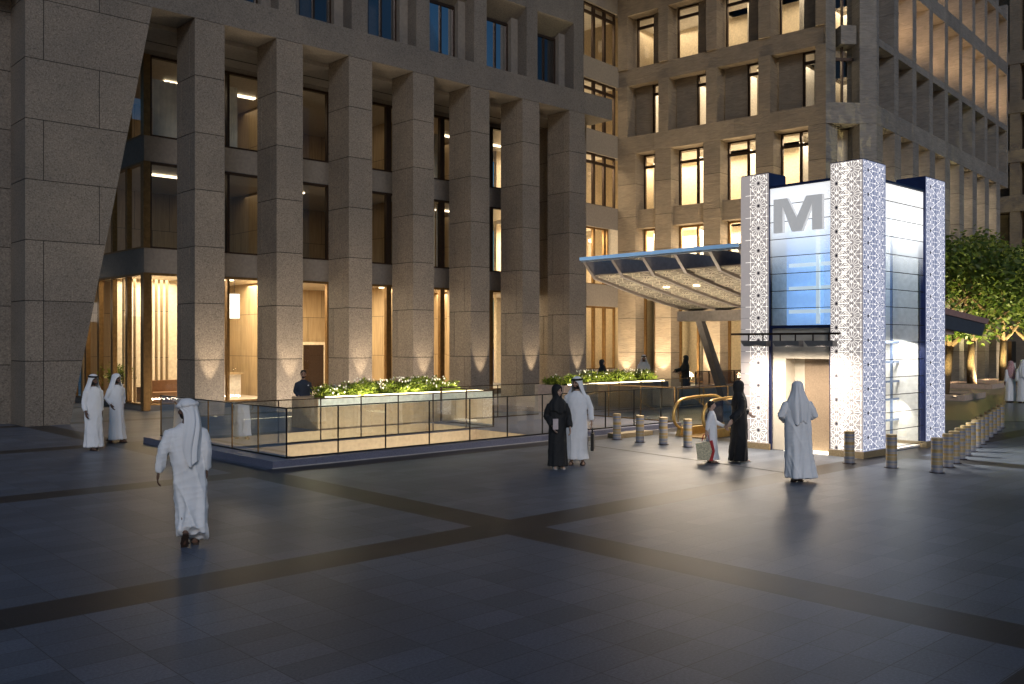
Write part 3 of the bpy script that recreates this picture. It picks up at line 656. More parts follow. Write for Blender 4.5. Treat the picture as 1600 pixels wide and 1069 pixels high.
# letter M
def letterM():
    P=[(0,0),(0,1),(.29,1),(.485,.40),(.68,1),(1,1),(1,0),(.80,0),(.80,.76),(.585,0),(.385,0),(.19,.76),(.19,0)]
    t=thing('letter_m_sign','large grey raised letter M on the glass beside the corner pillar','sign',(TX-.02,11.1,5.05)); mb=MB(t.location)
    f=lambda u,v,d:(TX+.05-d,11.72-1.22*u,5.05+.78*v)
    n=len(P)
    # front and back split into convex pieces
    pcs=[(0,1,11,12),(1,2,3,11),(11,3,10),(3,9,10),(3,8,9),(3,4,8),(4,5,8),(5,6,7,8)]
    pcs=[(0,1,11,12),(1,2,11),(2,3,11),(11,3,10),(10,3,9),(9,3,8),(3,4,8),(4,5,8),(8,5,6,7)]
    vs=[f(u,v,0) for u,v in P]+[f(u,v,.11) for u,v in P]
    fs=[tuple(i+n for i in p) for p in pcs]+[tuple(reversed(p)) for p in pcs]+[(i,(i+1)%n,n+(i+1)%n,n+i) for i in range(n)]
    mb.add(vs,fs); mb.build('letter',simple('glowing_grey_metal',(.6,.6,.6),.6,0,var=.03,emit=(.5,.5,.5),es=.42),t)  # letter given a glow of its own to lighten the grey
letterM()
# light track over the entrance
t=thing('light_track','dark light track with three hooded lamps above the lift entrance','lamp',(18.9,11.3,2.7)); mb=MB(t.location)
mb.box(18.87,18.93,9.92,12.66,2.68,2.73); mb.build('track',M_dbronze,t)
mb=MB(t.location)
for y in (10.6,12.2): mb.box(18.93,TX+.02,y,y+.03,2.69,2.72)
mb.build('bracket',M_dbronze,t)
for y in (12.0,11.17,10.36):
    mb=MB(t.location); f=lambda u,v,d:(18.80+d,u,v)
    mb.prism([(y-.33,2.55),(y+.36,2.55),(y+.26,2.42),(y-.33,2.42)],f,0,.2)
    h=mb.build('lamp_hood',simple('grey_hood_metal',(.2,.185,.18),.4,.4),t)
    mb=MB(t.location)
    for q in (y-.2,y+.18): mb.box(18.89,18.91,q,q+.025,2.55,2.68)
    mb.build('hanger',M_dbronze,h)

# ------------------------------------------------------------------ CANOPY over the escalators
CX0,CX1,CY0,CY1,CZ=20.6,31.2,13.6,19.15,5.0
CP=thing('canopy','glass station canopy with curved fins, lattice soffit and raking struts','canopy',(24.5,16.4,0)); OC=(24.5,16.4,0)
M_fin=simple('taupe_painted_steel',(.33,.285,.265),.45,.2)
M_latc=simple('cream_lattice',(.62,.55,.42),.6,var=.05)
M_soff=simple('taupe_soffit',(.23,.19,.155),.7)
XB0=26.2   # beam line, where the fins are deepest
zlow=lambda x: CZ-.12-.30-(1.02*(1-((XB0-x)/(XB0-CX0))**1.25) if x<XB0 else 1.02*(1-((x-XB0)/(CX1-XB0))**1.25))
mb=MB(OC); mb.box(CX0+.03,CX1,CY0,CY1,CZ,CZ+.05); mb.build('glass_roof',M_blueg,CP)
mb=MB(OC); mb.box(CX0-.02,CX0+.028,CY0,CY1,CZ-.015,CZ+.075); mb.build('glass_edge',M_blueedge,CP)
mb=MB(OC); mb.box(CX0+.03,CX1,CY0-.06,CY0-.003,CZ-.02,CZ+.07); mb.box(CX0+.03,CX1,CY1+.003,CY1+.06,CZ-.02,CZ+.07); mb.box(CX0+.032,CX0+.1,CY0,CY1,CZ-.07,CZ-.002); mb.build('edge_frame',simple('pale_metal_edge',(.45,.42,.42),.4,.4),CP)
FYS=[CY1-.06,17.98,16.84,15.7,14.56,13.64]
for y in FYS:
    xs=[CX0+.12+(CX1-CX0-.14)*i/22 for i in range(23)]
    mb=MB(OC)
    for a,b in zip(xs[:-1],xs[1:]):
        la=max(zlow(a),0) if a>CX0+.5 else CZ-.08-(CZ-.08-zlow(CX0+.5))*(a-CX0-.12)/.38
        lb=zlow(b)
        mb.add([(a,y-.05,la),(b,y-.05,lb),(b,y+.05,lb),(a,y+.05,la),(a,y-.05,CZ-.003),(b,y-.05,CZ-.003),(b,y+.05,CZ-.003),(a,y+.05,CZ-.003)],[(0,3,2,1),(4,5,6,7),(0,1,5,4),(1,2,6,5),(2,3,7,6),(3,0,4,7)])
    mb.build('fin',M_fin,CP)
def soffit_uv(u,v,t):
    x=CX0+.5+u; return (x,CY0+v,zlow(x)+.1-t)
xs=[.0+(CX1-CX0-1.0)*i/24 for i in range(25)]
mb=MB(OC)
for a,b in zip(xs[:-1],xs[1:]): mb.quad(soffit_uv(a,0,0),soffit_uv(b,0,0),soffit_uv(b,CY1-CY0,0),soffit_uv(a,CY1-CY0,0))
so=mb.build('soffit',M_soff,CP,recalc=False)
sg=lattice(CY1-CY0,CX1-CX0-1.0,[(.55,.2),(1.69,.675),(2.83,.2),(3.97,.675),(5.0,.2)],.95,.42)
sg2=[(y0,x0,y1,x1) for x0,y0,x1,y1 in sg]
mb=MB(OC); strips(mb,sg2,soffit_uv,.03,.03); mb.build('soffit_lattice',M_latc,so,recalc=False)
mb=MB(OC); mb.box(XB0-.35,XB0+.35,CY0+.3,CY1+.35,zlow(XB0)-.32,zlow(XB0)+.02); mb.build('beam',M_fin,CP)
for y in (CY1-.35,CY0+.5):
    mb=MB(OC); zb=zlow(XB0)-.3
    f=lambda u,v,d:(u,y+d,v)
    mb.prism([(XB0-.12,zb),(XB0+.12,zb),(XB0-.12-.0+2.1,0),(XB0-.55+2.1,0)],f,-.12,.12); mb.build('strut',M_fin,CP)
for y in (16.3,17.4):
    mb=MB(OC); mb.box(22.5,22.7,y,y+.1,zlow(22.6)+.02,zlow(22.6)+.06); mb.build('downlight',M_lampw,CP)

RC=thing('rear_canopy','small rose topped shelter roof sticking out behind the right lattice pillar','canopy',(25,11.2,0)); ORC=(25,11.2,0)
mb=MB(ORC); zf=lambda x: 3.42-(x-23.6)*.075
mb.add([(23.6,9.9,3.30),(27.15,9.9,3.02),(27.15,12.6,3.02),(23.6,12.6,3.30),(23.6,9.9,3.46),(27.3,9.9,3.16),(27.3,12.6,3.16),(23.6,12.6,3.46)],[(0,3,2,1),(4,5,6,7),(0,1,5,4),(1,2,6,5),(2,3,7,6),(3,0,4,7)]); mb.build('roof',simple('rose_metal_roof',(.45,.25,.22),.4,.2),RC)
mb=MB(ORC); mb.add([(23.6,9.93,2.93),(26.85,9.93,2.70),(26.85,10.05,2.70),(23.6,10.05,2.93),(23.6,9.93,3.297),(27.1,9.93,3.02),(27.1,10.05,3.02),(23.6,10.05,3.297)],[(0,3,2,1),(4,5,6,7),(0,1,5,4),(1,2,6,5),(2,3,7,6),(3,0,4,7)]); mb.build('fascia',simple('slate_blue_metal',(.08,.085,.11),.45,.3),RC)
mb=MB(ORC); mb.prism([(24.3,2.8),(24.75,2.8),(23.95,0),(23.62,0)],lambda u,v,d:(u,9.99+d,v),.06,.26); mb.build('strut',M_fin,RC)
mb=MB(ORC); mb.box(23.6,25.3,10.06,12.5,2.72,2.85); mb.build('soffit',M_pink,RC)

# ------------------------------------------------------------------ plinth, glass balustrades, stair openings
PL=thing('stone_plinth','low blue grey stone plinth round the glazed stair openings','plinth',(13,20,0)); OPL=(13,20,0)
PH=.15
def plate(mb,x0,x1,y0,y1,holes,z0,z1):
    xs=sorted({x0,x1,*[h[0] for h in holes],*[h[1] for h in holes]}); ys=sorted({y0,y1,*[h[2] for h in holes],*[h[3] for h in holes]})
    for i in range(len(xs)-1):
        for j in range(len(ys)-1):
            cx,cy=(xs[i]+xs[i+1])/2,(ys[j]+ys[j+1])/2
            if any(h[0]<cx<h[1] and h[2]<cy<h[3] for h in holes): continue
            mb.box(xs[i],xs[i+1],ys[j],ys[j+1],z0,z1)
mb=MB(OPL); plate(mb,9.1,22.4,16.75,23.32,[PIT1,PIT2],.0,PH); pl=mb.build('kerb',M_plinth,PL)
mb=MB(OPL); mb.box(9.08,22.4,16.735,16.749,.0,.02); mb.build('kerb_trim',simple('pale_trim',(.4,.38,.38),.5),PL)
def pit(name,label,p,lit):
    t=thing(name,label,'stairwell',((p[0]+p[1])/2,(p[2]+p[3])/2,0)); o=t.location; x0,x1,y0,y1=p
    mb=MB(o); mb.box(x0,x1,y1-.06,y1-.002,-.30,PH-.005); mb.box(x1-.06,x1-.002,y0,y1-.06,-.3,PH-.005); mb.box(x0+.002,x0+.06,y0,y1-.06,-.3,PH-.005); mb.build('stone_wall',M_beige,t)
    mb=MB(o); mb.box(x0,x1,y1-.05,y1-.003,-3,-.301); mb.box(x1-.05,x1-.003,y0,y1-.05,-3,-.301); mb.box(x0+.003,x0+.05,y0,y1-.05,-3,-.301); mb.build('pale_wall',M_pale,t)
    mb=MB(o); mb.box(x0,x1,y0+.003,y0+.06,-3,PH-.005); mb.build('near_wall',M_beige,t)
    n=14; mb=MB(o)
    for i in range(n): mb.box(x0+.06+(x1-x0-.12)*i/n,x0+.06+(x1-x0-.12)*(i+1)/n,y0+.06,y1-.06,-3.2,-3+2.2*i/n*.9)
    mb.build('stairs',M_white,t)
pit('stair_opening','front lit stair opening inside the glass balustrade',PIT1,1)
pit('stair_opening','rear lit stair opening between glass balustrade and planter',PIT2,1)
def balustrade(name,label,runs,group=None,h=1.035,z0=PH,postm=None,railm=None):
    a0=runs[0]['p'][0]; t=thing(name,label,'balustrade',(a0[0],a0[1],z0),0,group); o=t.location
    for r in runs:
        P=[Vector((*q,0)) for q in r['p']]
        for a,b in zip(P[:-1],P[1:]):
            d=(b-a); L=d.length; d.normalize(); nn=Vector((-d.y,d.x,0))
            def bar(u0,u1,w,za,zb,mb):
                c=[a+d*u0-nn*w,a+d*u1-nn*w,a+d*u1+nn*w,a+d*u0+nn*w]
                mb.add([(q.x,q.y,za) for q in c]+[(q.x,q.y,zb) for q in c],[(0,3,2,1),(4,5,6,7),(0,1,5,4),(1,2,6,5),(2,3,7,6),(3,0,4,7)])
            mb=MB(o); bar(-.02,L+.02,.02,z0+h-.025,z0+h,mb); mb.build('rail',r.get('m',M_black),t)
            mb=MB(o); bar(0,L,.022,z0,z0+.03,mb); mb.build('base_channel',r.get('m',M_black),t)
            us=r['u']
            for i,u in enumerate(us):
                mb=MB(o); bar(u-.012,u+.012,.012,z0+.03,z0+h-.026,mb); mb.build('post',r.get('pm',r.get('m',M_black)),t)
            e=[0]+[u for u in us if .05<u<L-.05]+[L]
            for u0,u1 in zip(e[:-1],e[1:]):
                mb=MB(o); q0,q1=a+d*(u0+.02),a+d*(u1-.02); mb.quad((q0.x,q0.y,z0+.03),(q1.x,q1.y,z0+.03),(q1.x,q1.y,z0+h-.026),(q0.x,q0.y,z0+h-.026)); mb.build('glass_pane',M_glassB,t)
    return t
balustrade('glass_balustrade','long front glass balustrade with black rail on the blue grey plinth',[
    dict(p=[(9.53,16.98),(22.3,16.98)],u=[0]+[1.22*k for k in range(1,11)]),
    dict(p=[(9.53,16.98),(9.53,23.28)],u=[1.2,2.4,3.6,4.8,6.3],pm=M_bronze)])
balustrade('glass_balustrade','middle glass balustrade between the two stair openings, ending at a bronze post',[dict(p=[(9.6,19.47),(17.4,19.47)],u=[1.12,2.24,3.39,4.52,5.65,6.79,7.8],m=M_dbronze)])
balustrade('glass_balustrade','short glass balustrade behind the black cloaked woman, closing the stair openings',[dict(p=[(17.4,19.5),(17.4,21.85),(21.5,21.85)],u=[.0,1.15,2.3],m=M_dbronze)])
balustrade('glass_balustrade','bronze framed glass balustrade in front of the rear pink planter',[dict(p=[(22.4,16.98),(22.4,21.2)],u=[0,1.3,2.6,4.2],m=M_bronze),dict(p=[(22.4,21.2),(29.5,21.2)],u=[1.2,2.4,3.6,4.8,6.0,7.1],m=M_bronze)])
balustrade('glass_balustrade','glass balustrade beside the escalator under the canopy, behind the boy',[dict(p=[(22.5,16.95),(31,16.95)],u=[.02,1.3,2.6,3.9,5.2,6.5,7.8],m=M_bronze)],z0=.0,h=1.15)
def railing(x0,x1,y,z0,h,label):
    t=thing('metal_railing',label,'railing',((x0+x1)/2,y,z0)); o=t.location
    mb=MB(o); mb.box(x0,x1,y-.025,y+.025,z0+h-.04,z0+h); mb.build('rail',M_dbronze,t)
    n=int((x1-x0)/.85)
    for i in range(n+1):
        x=x0+(x1-x0)*i/n; mb=MB(o); mb.box(x-.02,x+.02,y-.02,y+.02,z0,z0+h-.041); mb.build('post',M_dbronze,t)
    mb=MB(o); mb.quad((x0,y,z0+.02),(x1,y,z0+.02),(x1,y,z0+h-.05),(x0,y,z0+h-.05)); mb.build('glass_pane',glass('smoked_glass',(.35,.3,.28),.05,.7) if 'smoked_glass' not in bpy.data.materials else bpy.data.materials['smoked_glass'],t)
railing(31.2,38.5,22.6,.25,1.1,'dark bronze railing with smoked glass under the canopy strut')
# raised terrace behind the rear planter
mb=MB(); mb.box(22.8,40,23.35,28.5,0,.25); mb.build('terrace',M_pink,None,'structure')
# bronze coloured band wall left of the strut
t=thing('low_stone_wall','low pink stone wall beside the rear planter under the canopy','wall',(31.5,22.2,0)); mb=MB(t.location); mb.box(28.7,38.4,22.1,22.5,0,.78); mb.build('wall',M_pink,t)

# ------------------------------------------------------------------ planters and shrubs
def planter(label,x0,x1,y0,y1,h,mat,z=0,topband=None):
    t=thing('stone_planter',label,'planter',((x0+x1)/2,(y0+y1)/2,z)); o=t.location
    mb=MB(o); mb.box(x0,x1,y0,y0+.12,z,h); mb.box(x0,x1,y1-.12,y1,z,h); mb.box(x0,x0+.12,y0+.12,y1-.12,z,h); mb.box(x1-.12,x1,y0+.12,y1-.12,z,h); mb.build('wall',mat,t)
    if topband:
        mb=MB(o); mb.box(x0+.02,x1-.7,y0-.012,y0-.002,h-.24,h-.02); mb.build('pale_band',topband,t)  # paler band along the front wall
    mb=MB(o); mb.box(x0+.121,x1-.121,y0+.121,y1-.121,z+.05,h-.1); mb.build('soil',M_soil,t); return t
planter('beige stone planter with white flowers behind the glazed stair openings',13.24,18.74,21.92,23.3,1.0,M_beige,.15,M_pale)
planter('pink stone planter behind the couple, at the foot of the last column',22.75,28.5,21.9,23.3,1.05,M_pink)
def leafmat(name,a,b,c):
    m,nt,bs=newmat(name); L=nt.links.new
    oi=N(nt,'ShaderNodeNewGeometry'); 
    r=ramp(nt,oi.outputs['Random Per Island'],[(0,a),(.5,b),(1,c)]); L(r.outputs[0],bs.inputs['Base Color']); bs.inputs['Roughness'].default_value=.5
    tr=N(nt,'ShaderNodeBsdfTranslucent'); L(r.outputs[0],tr.inputs[0]); mx=N(nt,'ShaderNodeMixShader'); mx.inputs[0].default_value=.35
    o=nt.nodes['Material Output']; L(bs.outputs[0],mx.inputs[1]); L(tr.outputs[0],mx.inputs[2]); L(mx.outputs[0],o.inputs[0]); return m
M_leaf=leafmat('shrub_leaves',(.08,.13,.012),(.19,.26,.025),(.32,.36,.05))
M_tleaf=leafmat('tree_leaves',(.045,.09,.016),(.11,.165,.025),(.20,.24,.045))
M_petal=simple('white_petals',(.85,.83,.74),.6)
M_stem=simple('green_stems',(.09,.12,.03),.7)
def leaf(mb,p,d,l,w,r):
    d=d.normalized(); s=d.cross(Vector((r.uniform(-1,1),r.uniform(-1,1),r.uniform(-1,1))))
    if s.length<1e-3: s=d.orthogonal()
    s=s.normalized()*w/2
    m=p+d*l*.5
    mb.add([tuple(p),tuple(m+s),tuple(p+d*l),tuple(m-s)],[(0,1,2,3)])
def shrub(x,y,z,rx,ry,h,nl,nf,label,group,seed):
    r=random.Random(seed); t=thing('flowering_shrub',label,'shrub',(x,y,z),0,group); o=t.location
    ml,mf,ms=MB(o),MB(o),MB(o)
    lob=[(r.uniform(-.7,.7)*rx,r.uniform(-.7,.7)*ry,r.uniform(.55,1.)*h) for _ in range(7)]
    for i in range(int(nl/9)):
        lx,ly,lh=r.choice(lob); a=r.uniform(0,2*PI); q=math.sqrt(r.random())
        bx_,by_=lx+cos(a)*q*rx*.5,ly+sin(a)*q*ry*.5; bz=lh*(.25+.75*r.random())*(1-.35*q*q)
        c=Vector((x+bx_,y+by_,z+bz))
        if i%3==0: ms.tube([(x+bx_*.5,y+by_*.5,z),tuple(c)],[.008,.004],4)
        for k in range(9):
            d=Vector((r.uniform(-1,1),r.uniform(-1,1),r.uniform(-.3,1.1))); leaf(ml,c+d*.03,d,r.uniform(.07,.14),r.uniform(.022,.045),r)
    clus=[(r.uniform(-.8,.8)*rx,r.uniform(-.8,.5)*ry) for _ in range(3)]
    for i in range(nf):
        if r.random()<.6: q=r.choice(clus); fx,fy=q[0]+r.gauss(0,.12),q[1]+r.gauss(0,.15)
        else: fx,fy=r.uniform(-1,1)*rx,r.uniform(-1,.6)*ry
        fz=h*(.35+.65*r.random()**.6); c=(x+fx,y+fy-.05,z+fz)
        for k in range(5):
            a=2*PI*k/5; d=Vector((cos(a),-.45,sin(a))); leaf(mf,Vector(c),d,.034,.034,r)
    ms.build('stem',M_stem,t); ml.build('foliage',M_leaf,t,recalc=False); mf.build('flower',M_petal,t,recalc=False)
lb1=['leftmost white flowering shrub in the beige planter, next to the suited man','second white flowering shrub from the left in the beige planter','third white flowering shrub from the left in the beige planter','fourth white flowering shrub from the left in the beige planter','rightmost white flowering shrub in the beige planter, beside the glass']
for i in range(5): shrub(13.98+.93*i,22.5,.9,.56,.5,.60 if i!=0 else .42,2300,34 if i in (0,2,4) else 16,lb1[i],'flowering shrubs in the beige planter',20+i)
lb2=['leftmost low shrub in the pink planter, by the last column','white flowering shrub in the pink planter below the woman in a dark headscarf','dark shrub without flowers in the middle of the pink planter','white flowering shrub in the pink planter below the man in white','rightmost shrub in the pink planter, near the veiled woman']
for i in range(5): shrub(23.4+1.12*i,22.6,.92,.66,.5,.62 if i else .5,1900,[8,34,6,34,4][i],lb2[i],'shrubs in the pink planter',40+i)

def planterfill(x0,x1,y,z,label,e):  # added strips that brighten the planter shrubs
    t=thing('added_planter_fill',label,'lamp',((x0+x1)/2,y,z)); o=t.location
    mb=MB(o); mb.box(x0,x1,y,y+.05,z,z+.05); mb.build('housing',M_black,t); mb=MB(o); mb.box(x0,x1,y-.012,y-.002,z+.01,z+.04); mb.build('lens',M_lampw,t)
    l=bpy.data.lights.new('area_lamp','AREA'); l.energy=e; l.color=(1,.88,.6); l.shape='RECTANGLE'; l.size=x1-x0; l.size_y=.06
    q=bpy.data.objects.new('area_lamp',l); COL.objects.link(q); q.location=((x0+x1)/2,y-.1,z+.05); q.rotation_euler=Vector((0,.75,.9)).to_track_quat('-Z','Y').to_euler()
planterfill(13.5,18.5,21.98,1.0,'added slim fill light along the front edge of the beige planter',45)
planterfill(23,28.3,21.95,1.05,'added slim fill light along the front edge of the pink planter',60)

# ------------------------------------------------------------------ escalators
def escalator(y,label):
    t=thing('escalator',label,'escalator',(20.2,y,0),0,'escalators under the canopy'); o=t.location
    for dy in (0,.95):
        yy=y+dy; mb=MB(o); pts=[(20.75,yy,.19),(20.45,yy,.2),(20.22,yy,.32),(20.12,yy,.52),(20.18,yy,.75),(20.38,yy,.93),(20.7,yy,1.0),(21.6,yy,1.03),(22.2,yy,.98),(23.0,yy,.62),(25.2,yy,-.5),(27,yy,-1.5)]
        P=[Vector(p) for p in pts]; Q=[]
        for i in range(len(P)-1):
            p0=P[max(i-1,0)];p1=P[i];p2=P[i+1];p3=P[min(i+2,len(P)-1)]
            for k in range(5):
                s=k/5; Q.append(tuple(.5*((2*p1)+(p2-p0)*s+(2*p0-5*p1+4*p2-p3)*s*s+(3*p1-p0-3*p2+p3)*s**3)))
        Q.append(pts[-1]); mb.tube(Q,.04,8); mb.build('handrail',M_gold,t)
        mb=MB(o); mb.add([(20.3,yy,.22),(22.4,yy,.22),(24.4,yy,-.8),(24.4,yy,-.15),(22.3,yy,.9),(21,yy,.98),(20.45,yy,.88),(20.22,yy,.6)],[(0,1,2,3,4,5,6,7)]); mb.build('glass_side',M_glassB,t)
        mb=MB(o); f=lambda u,v,d:(u,yy+d,v); mb.prism([(20.3,0.005),(22.5,.005),(24.6,-1.2),(24.6,-.75),(22.6,.22),(20.4,.22)],f,-.07,.07); mb.build('skirt',M_gold,t)
    mb=MB(o)
    for i in range(12): mb.box(22.65+.3*i,22.95+.3*i,y+.08,y+.87,-2.4,-.02-.16*i)
    mb.build('step',M_dbronze,t); mb=MB(o); mb.box(20.2,22.6,y+.08,y+.87,.004,.02); mb.build('landing_plate',M_bronze,t)
escalator(14.35,'gold railed escalator seen past the boy and the black cloaked woman')
t=thing('pit_lining','pale walls lining the escalator pit under the canopy','wall',(26,15,0)); mb=MB(t.location); mb.box(PIT3[0],PIT3[1],PIT3[3]-.08,PIT3[3]-.01,-3,-.004); mb.box(PIT3[1]-.08,PIT3[1]-.01,PIT3[2],PIT3[3]-.08,-3,-.004); mb.box(PIT3[0],PIT3[1],PIT3[2]+.01,PIT3[2]+.08,-3,-.004); mb.build('wall',M_beige,t)
mb=MB(); 
mb=MB((19.3,16.0,0)); mb.box(18.6,20.0,15.9,16.3,.004,.12); o=mb.build('gold_plinth_stone',M_plth); tag(o,'low gold speckled stone block on the ground behind the second bollard','stone block')

# ------------------------------------------------------------------ bollards
def bollmat():
    m,nt,b=newmat('banded_bollard_metal'); L=nt.links.new
    tc=N(nt,'ShaderNodeTexCoord'); sx=N(nt,'ShaderNodeSeparateXYZ'); L(tc.outputs['Object'],sx.inputs[0])
    nz=N(nt,'ShaderNodeTexNoise',noise_dimensions='1D',Scale=13.,Detail=3.); L(sx.outputs[2],nz.inputs['W'])
    fi=N(nt,'ShaderNodeTexNoise',noise_dimensions='1D',Scale=160.,Detail=2.); L(sx.outputs[2],fi.inputs['W'])
    r=ramp(nt,nz.outputs['Fac'],[(.36,(.45,.30,.10)),(.46,(.50,.37,.19)),(.52,(.42,.40,.40)),(.62,(.26,.27,.34))])
    r2=ramp(nt,fi.outputs['Fac'],[(.3,(.72,.72,.72)),(.7,(1.1,1.1,1.1))]); mx=N(nt,'ShaderNodeMix',data_type='RGBA',blend_type='MULTIPLY'); mx.inputs[0].default_value=1
    L(r.outputs[0],mx.inputs[6]); L(r2.outputs[0],mx.inputs[7]); L(mx.outputs[2],b.inputs['Base Color']); b.inputs['Metallic'].default_value=.2; b.inputs['Roughness'].default_value=.38; return m
M_boll=bollmat()
BP=[]
for (px,py,lb) in [(964,687,'banded gold bollard, leftmost of the four behind the plaza couple'),(1000,691,'banded bollard second from the left beside the escalator landing'),(1036.5,694.5,'banded bollard third from the left in front of the escalator handrail'),(1074.5,698.5,'banded bollard nearest the boy, last of the four by the escalator'),(1327,724,'banded bollard in front of the star lattice corner pillar'),(1393,731,'banded bollard in front of the right glass wall of the lift tower')]:
    BP.append((gr(px,py),lb,'bollards along the lift tower'))
ords=['nearest','second','third','fourth','fifth','sixth','seventh','eighth','ninth','tenth','eleventh','twelfth','thirteenth']
for i,(px,py) in enumerate([(1464,738.5),(1481,730),(1491,724),(1500,717.5),(1509,712),(1517,706),(1525,699.5),(1532,694.5),(1538,689),(1545,683.5),(1551,678),(1557,673.5),(1563,668.5)]):
    lb='banded bollard at the near end of the long row right of the lift tower' if i==0 else 'banded bollard, the far end one of the long row' if i==12 else 'banded bollard, %s from the near end of the long row'%ords[i]
    BP.append((gr(px,py),lb,'long bollard row beside the road'))
b0=thing('bollard','x','bollard'); mb=MB(); mb.cyl(0,0,.012,.66,.105,28); mb.add([(.105*.97*cos(2*PI*k/28),.105*.97*sin(2*PI*k/28),.668) for k in range(28)],[tuple(range(28))]); mb.build('post',M_boll,b0)
mb=MB(); mb.cyl(0,0,.002,.014,.14,28); mb.build('base_plate',M_dbronze,b0)
mb=MB(); mb.cyl(0,0,.6605,.672,.1,28); mb.build('cap',simple('brass_cap',(.5,.37,.18),.4,.5),b0)
for i,(p,lb,g) in enumerate(BP):
    o=b0 if i==0 else copy_tree(b0); o.location=(p.x,p.y,0); o['label']=lb; o['group']=g; o.rotation_euler=(0,0,random.uniform(0,6))

# ------------------------------------------------------------------ trees on the right
M_bark=simple('bark',(.16,.10,.05),.85,scale=14,var=.4,bump=.8,bscale=25)
def tree(px,py,H,R,label,seed,nl=5200,lean=0.):
    p=gr(px,py) if not isinstance(px,Vector) else px; r=random.Random(seed); t=thing('street_tree',label,'tree',(p.x,p.y,0),0,'trees along the far pavement'); o=t.location
    mt=MB(o); tips=[]
    def branch(a,d,l,rd,depth):
        pts=[a]; q=a.copy(); dd=d.copy()
        for k in range(4):
            dd=(dd+Vector((r.uniform(-.25,.25),r.uniform(-.25,.25),r.uniform(-.05,.2)))).normalized(); q=q+dd*l/4; pts.append(q.copy())
        mt.tube([tuple(x) for x in pts],[rd*(1-.5*k/4) for k in range(5)],7)
        if depth==0: tips.append((q,dd)); return
        n=3 if depth>1 else 3
        for k in range(n):
            a_=2*PI*(k+r.random()*.6)/n; nd=(dd*.55+Vector((cos(a_),sin(a_),r.uniform(.1,.55)))*.75).normalized(); branch(pts[-1 if k<2 else -2],nd,l*r.uniform(.62,.85),rd*.52,depth-1)
    base=Vector((p.x,p.y,0)); h0=H*.27; c=Vector((p.x+lean,p.y,h0))
    mid=base.lerp(c,.5)+Vector((r.uniform(-.12,.12),r.uniform(-.1,.1),0))
    mt.tube([tuple(base),tuple(mid),tuple(c)],[.27,.2,.19],10)
    for k in range(4):
        a_=2*PI*(k+r.random()*.5)/4; branch(c,Vector((cos(a_)*.9,sin(a_)*.9,.85)).normalized(),H*.26,.13,2)
    ml=MB(o); cl=[]
    for q,dd in tips: cl.append((q,r.uniform(.7,1.15)))
    for k in range(30):
        a_=r.uniform(0,2*PI); s=math.sqrt(r.random()); cl.append((Vector((p.x+cos(a_)*R*s,p.y+sin(a_)*R*s,H*(.36+.56*r.random()*(1-.5*s*s)))),r.uniform(.6,1.1)))
    for i in range(nl):
        q,s=cl[i%len(cl)] if i<nl*.5 else r.choice(cl)
        v=Vector((r.gauss(0,.58),r.gauss(0,.58),r.gauss(0,.34)))*s
        d=Vector((r.uniform(-1,1),r.uniform(-1,1),r.uniform(-.8,.5))); leaf(ml,q+v,d,r.uniform(.2,.36),r.uniform(.1,.17),r)
    mt.build('trunk',M_bark,t); ml.build('crown',M_tleaf,t,recalc=False); return t
tree(1519,605,9.6,4.2,'green tree just right of the lift tower, its crown behind the canopy end',1,10500)
tree(1568,600,9.8,4.2,'green tree behind the two men at the right edge',2,9000)
tree(1606,598,9.6,4,'rightmost green tree, cut by the edge of the picture',3,9000)
tree(1472,622,8.6,3.6,'green tree half hidden behind the right pillar of the lift tower',4,9000,.8)
def treepit(c,w,d,label):
    t=thing('tree_pit',label,'planter',(c.x,c.y,0),TH,'low stone tree pits on the far pavement')
    mb=MB(); mb.box(-w,w,-d,-d+.25,0,.25); mb.box(-w,w,d-.25,d,0,.25); mb.box(-w,-w+.25,-d+.25,d-.25,0,.25); mb.box(w-.25,w,-d+.25,d-.25,0,.25); mb.build('kerb',M_pink,t)
    mb=MB(); mb.box(-w+.251,w-.251,-d+.251,d-.251,.01,.15); mb.build('soil',M_soil,t)
treepit(gr(1519,605),1.9,1.5,'low stone tree pit round the tree right of the lift tower')
treepit(gr(1568,600),1.9,1.5,'low stone tree pit round the tree behind the two men')
treepit(gr(1472,622),1.7,1.4,'low stone tree pit beside the right pillar of the lift tower')
sb=gr(1581,596); t=thing('sign_totem','dark sign totem with a white panel beyond the two men','sign',(sb.x,sb.y,0)); mb=MB(t.location); mb.box(sb.x-.4,sb.x+.4,sb.y-.12,sb.y+.12,0,2.6); mb.build('body',M_dbronze,t); mb=MB(t.location); mb.box(sb.x-.36,sb.x+.3,sb.y-.14,sb.y-.121,.4,1.2); mb.box(sb.x-.415,sb.x-.401,sb.y-.1,sb.y+.1,.4,1.2); mb.build('panel',M_white,t)

# pendant lamps and lobby plants
pendant(12.2,38.5,3.6,4.75,.42,.24,'white tapered pendant lamp beside the slanted pier','5.2' and 5.2)
pendant(13.1,41.0,3.4,4.2,.34,.34,'small white drum lamp just below the tapered one',5.2)
pendant(17.6,35.6,3.5,4.5,.22,.22,'white drum pendant lamp between the first two columns',5.2)
pendant(23.3,35.4,3.2,4.7,.12,.12,'narrow white pendant lamp between the third and fourth columns',5.2)
def lobbyplant(x,y,label,s):
    r=random.Random(s); t=thing('potted_plant',label,'plant',(x,y,.1),0,'plants in the lobby'); mb=MB(t.location); mb.cyl(x,y,.1,.85,.2,18,0,.33); mb.build('pot',M_white,t); ml=MB(t.location)
    for i in range(700):
        v=Vector((r.gauss(0,.22),r.gauss(0,.22),r.gauss(0,.18))); leaf(ml,Vector((x,y,1.2))+v,Vector((r.uniform(-1,1),r.uniform(-1,1),r.uniform(-.5,1))),.14,.06,r)
    ml.build('foliage',M_leaf,t,recalc=False)
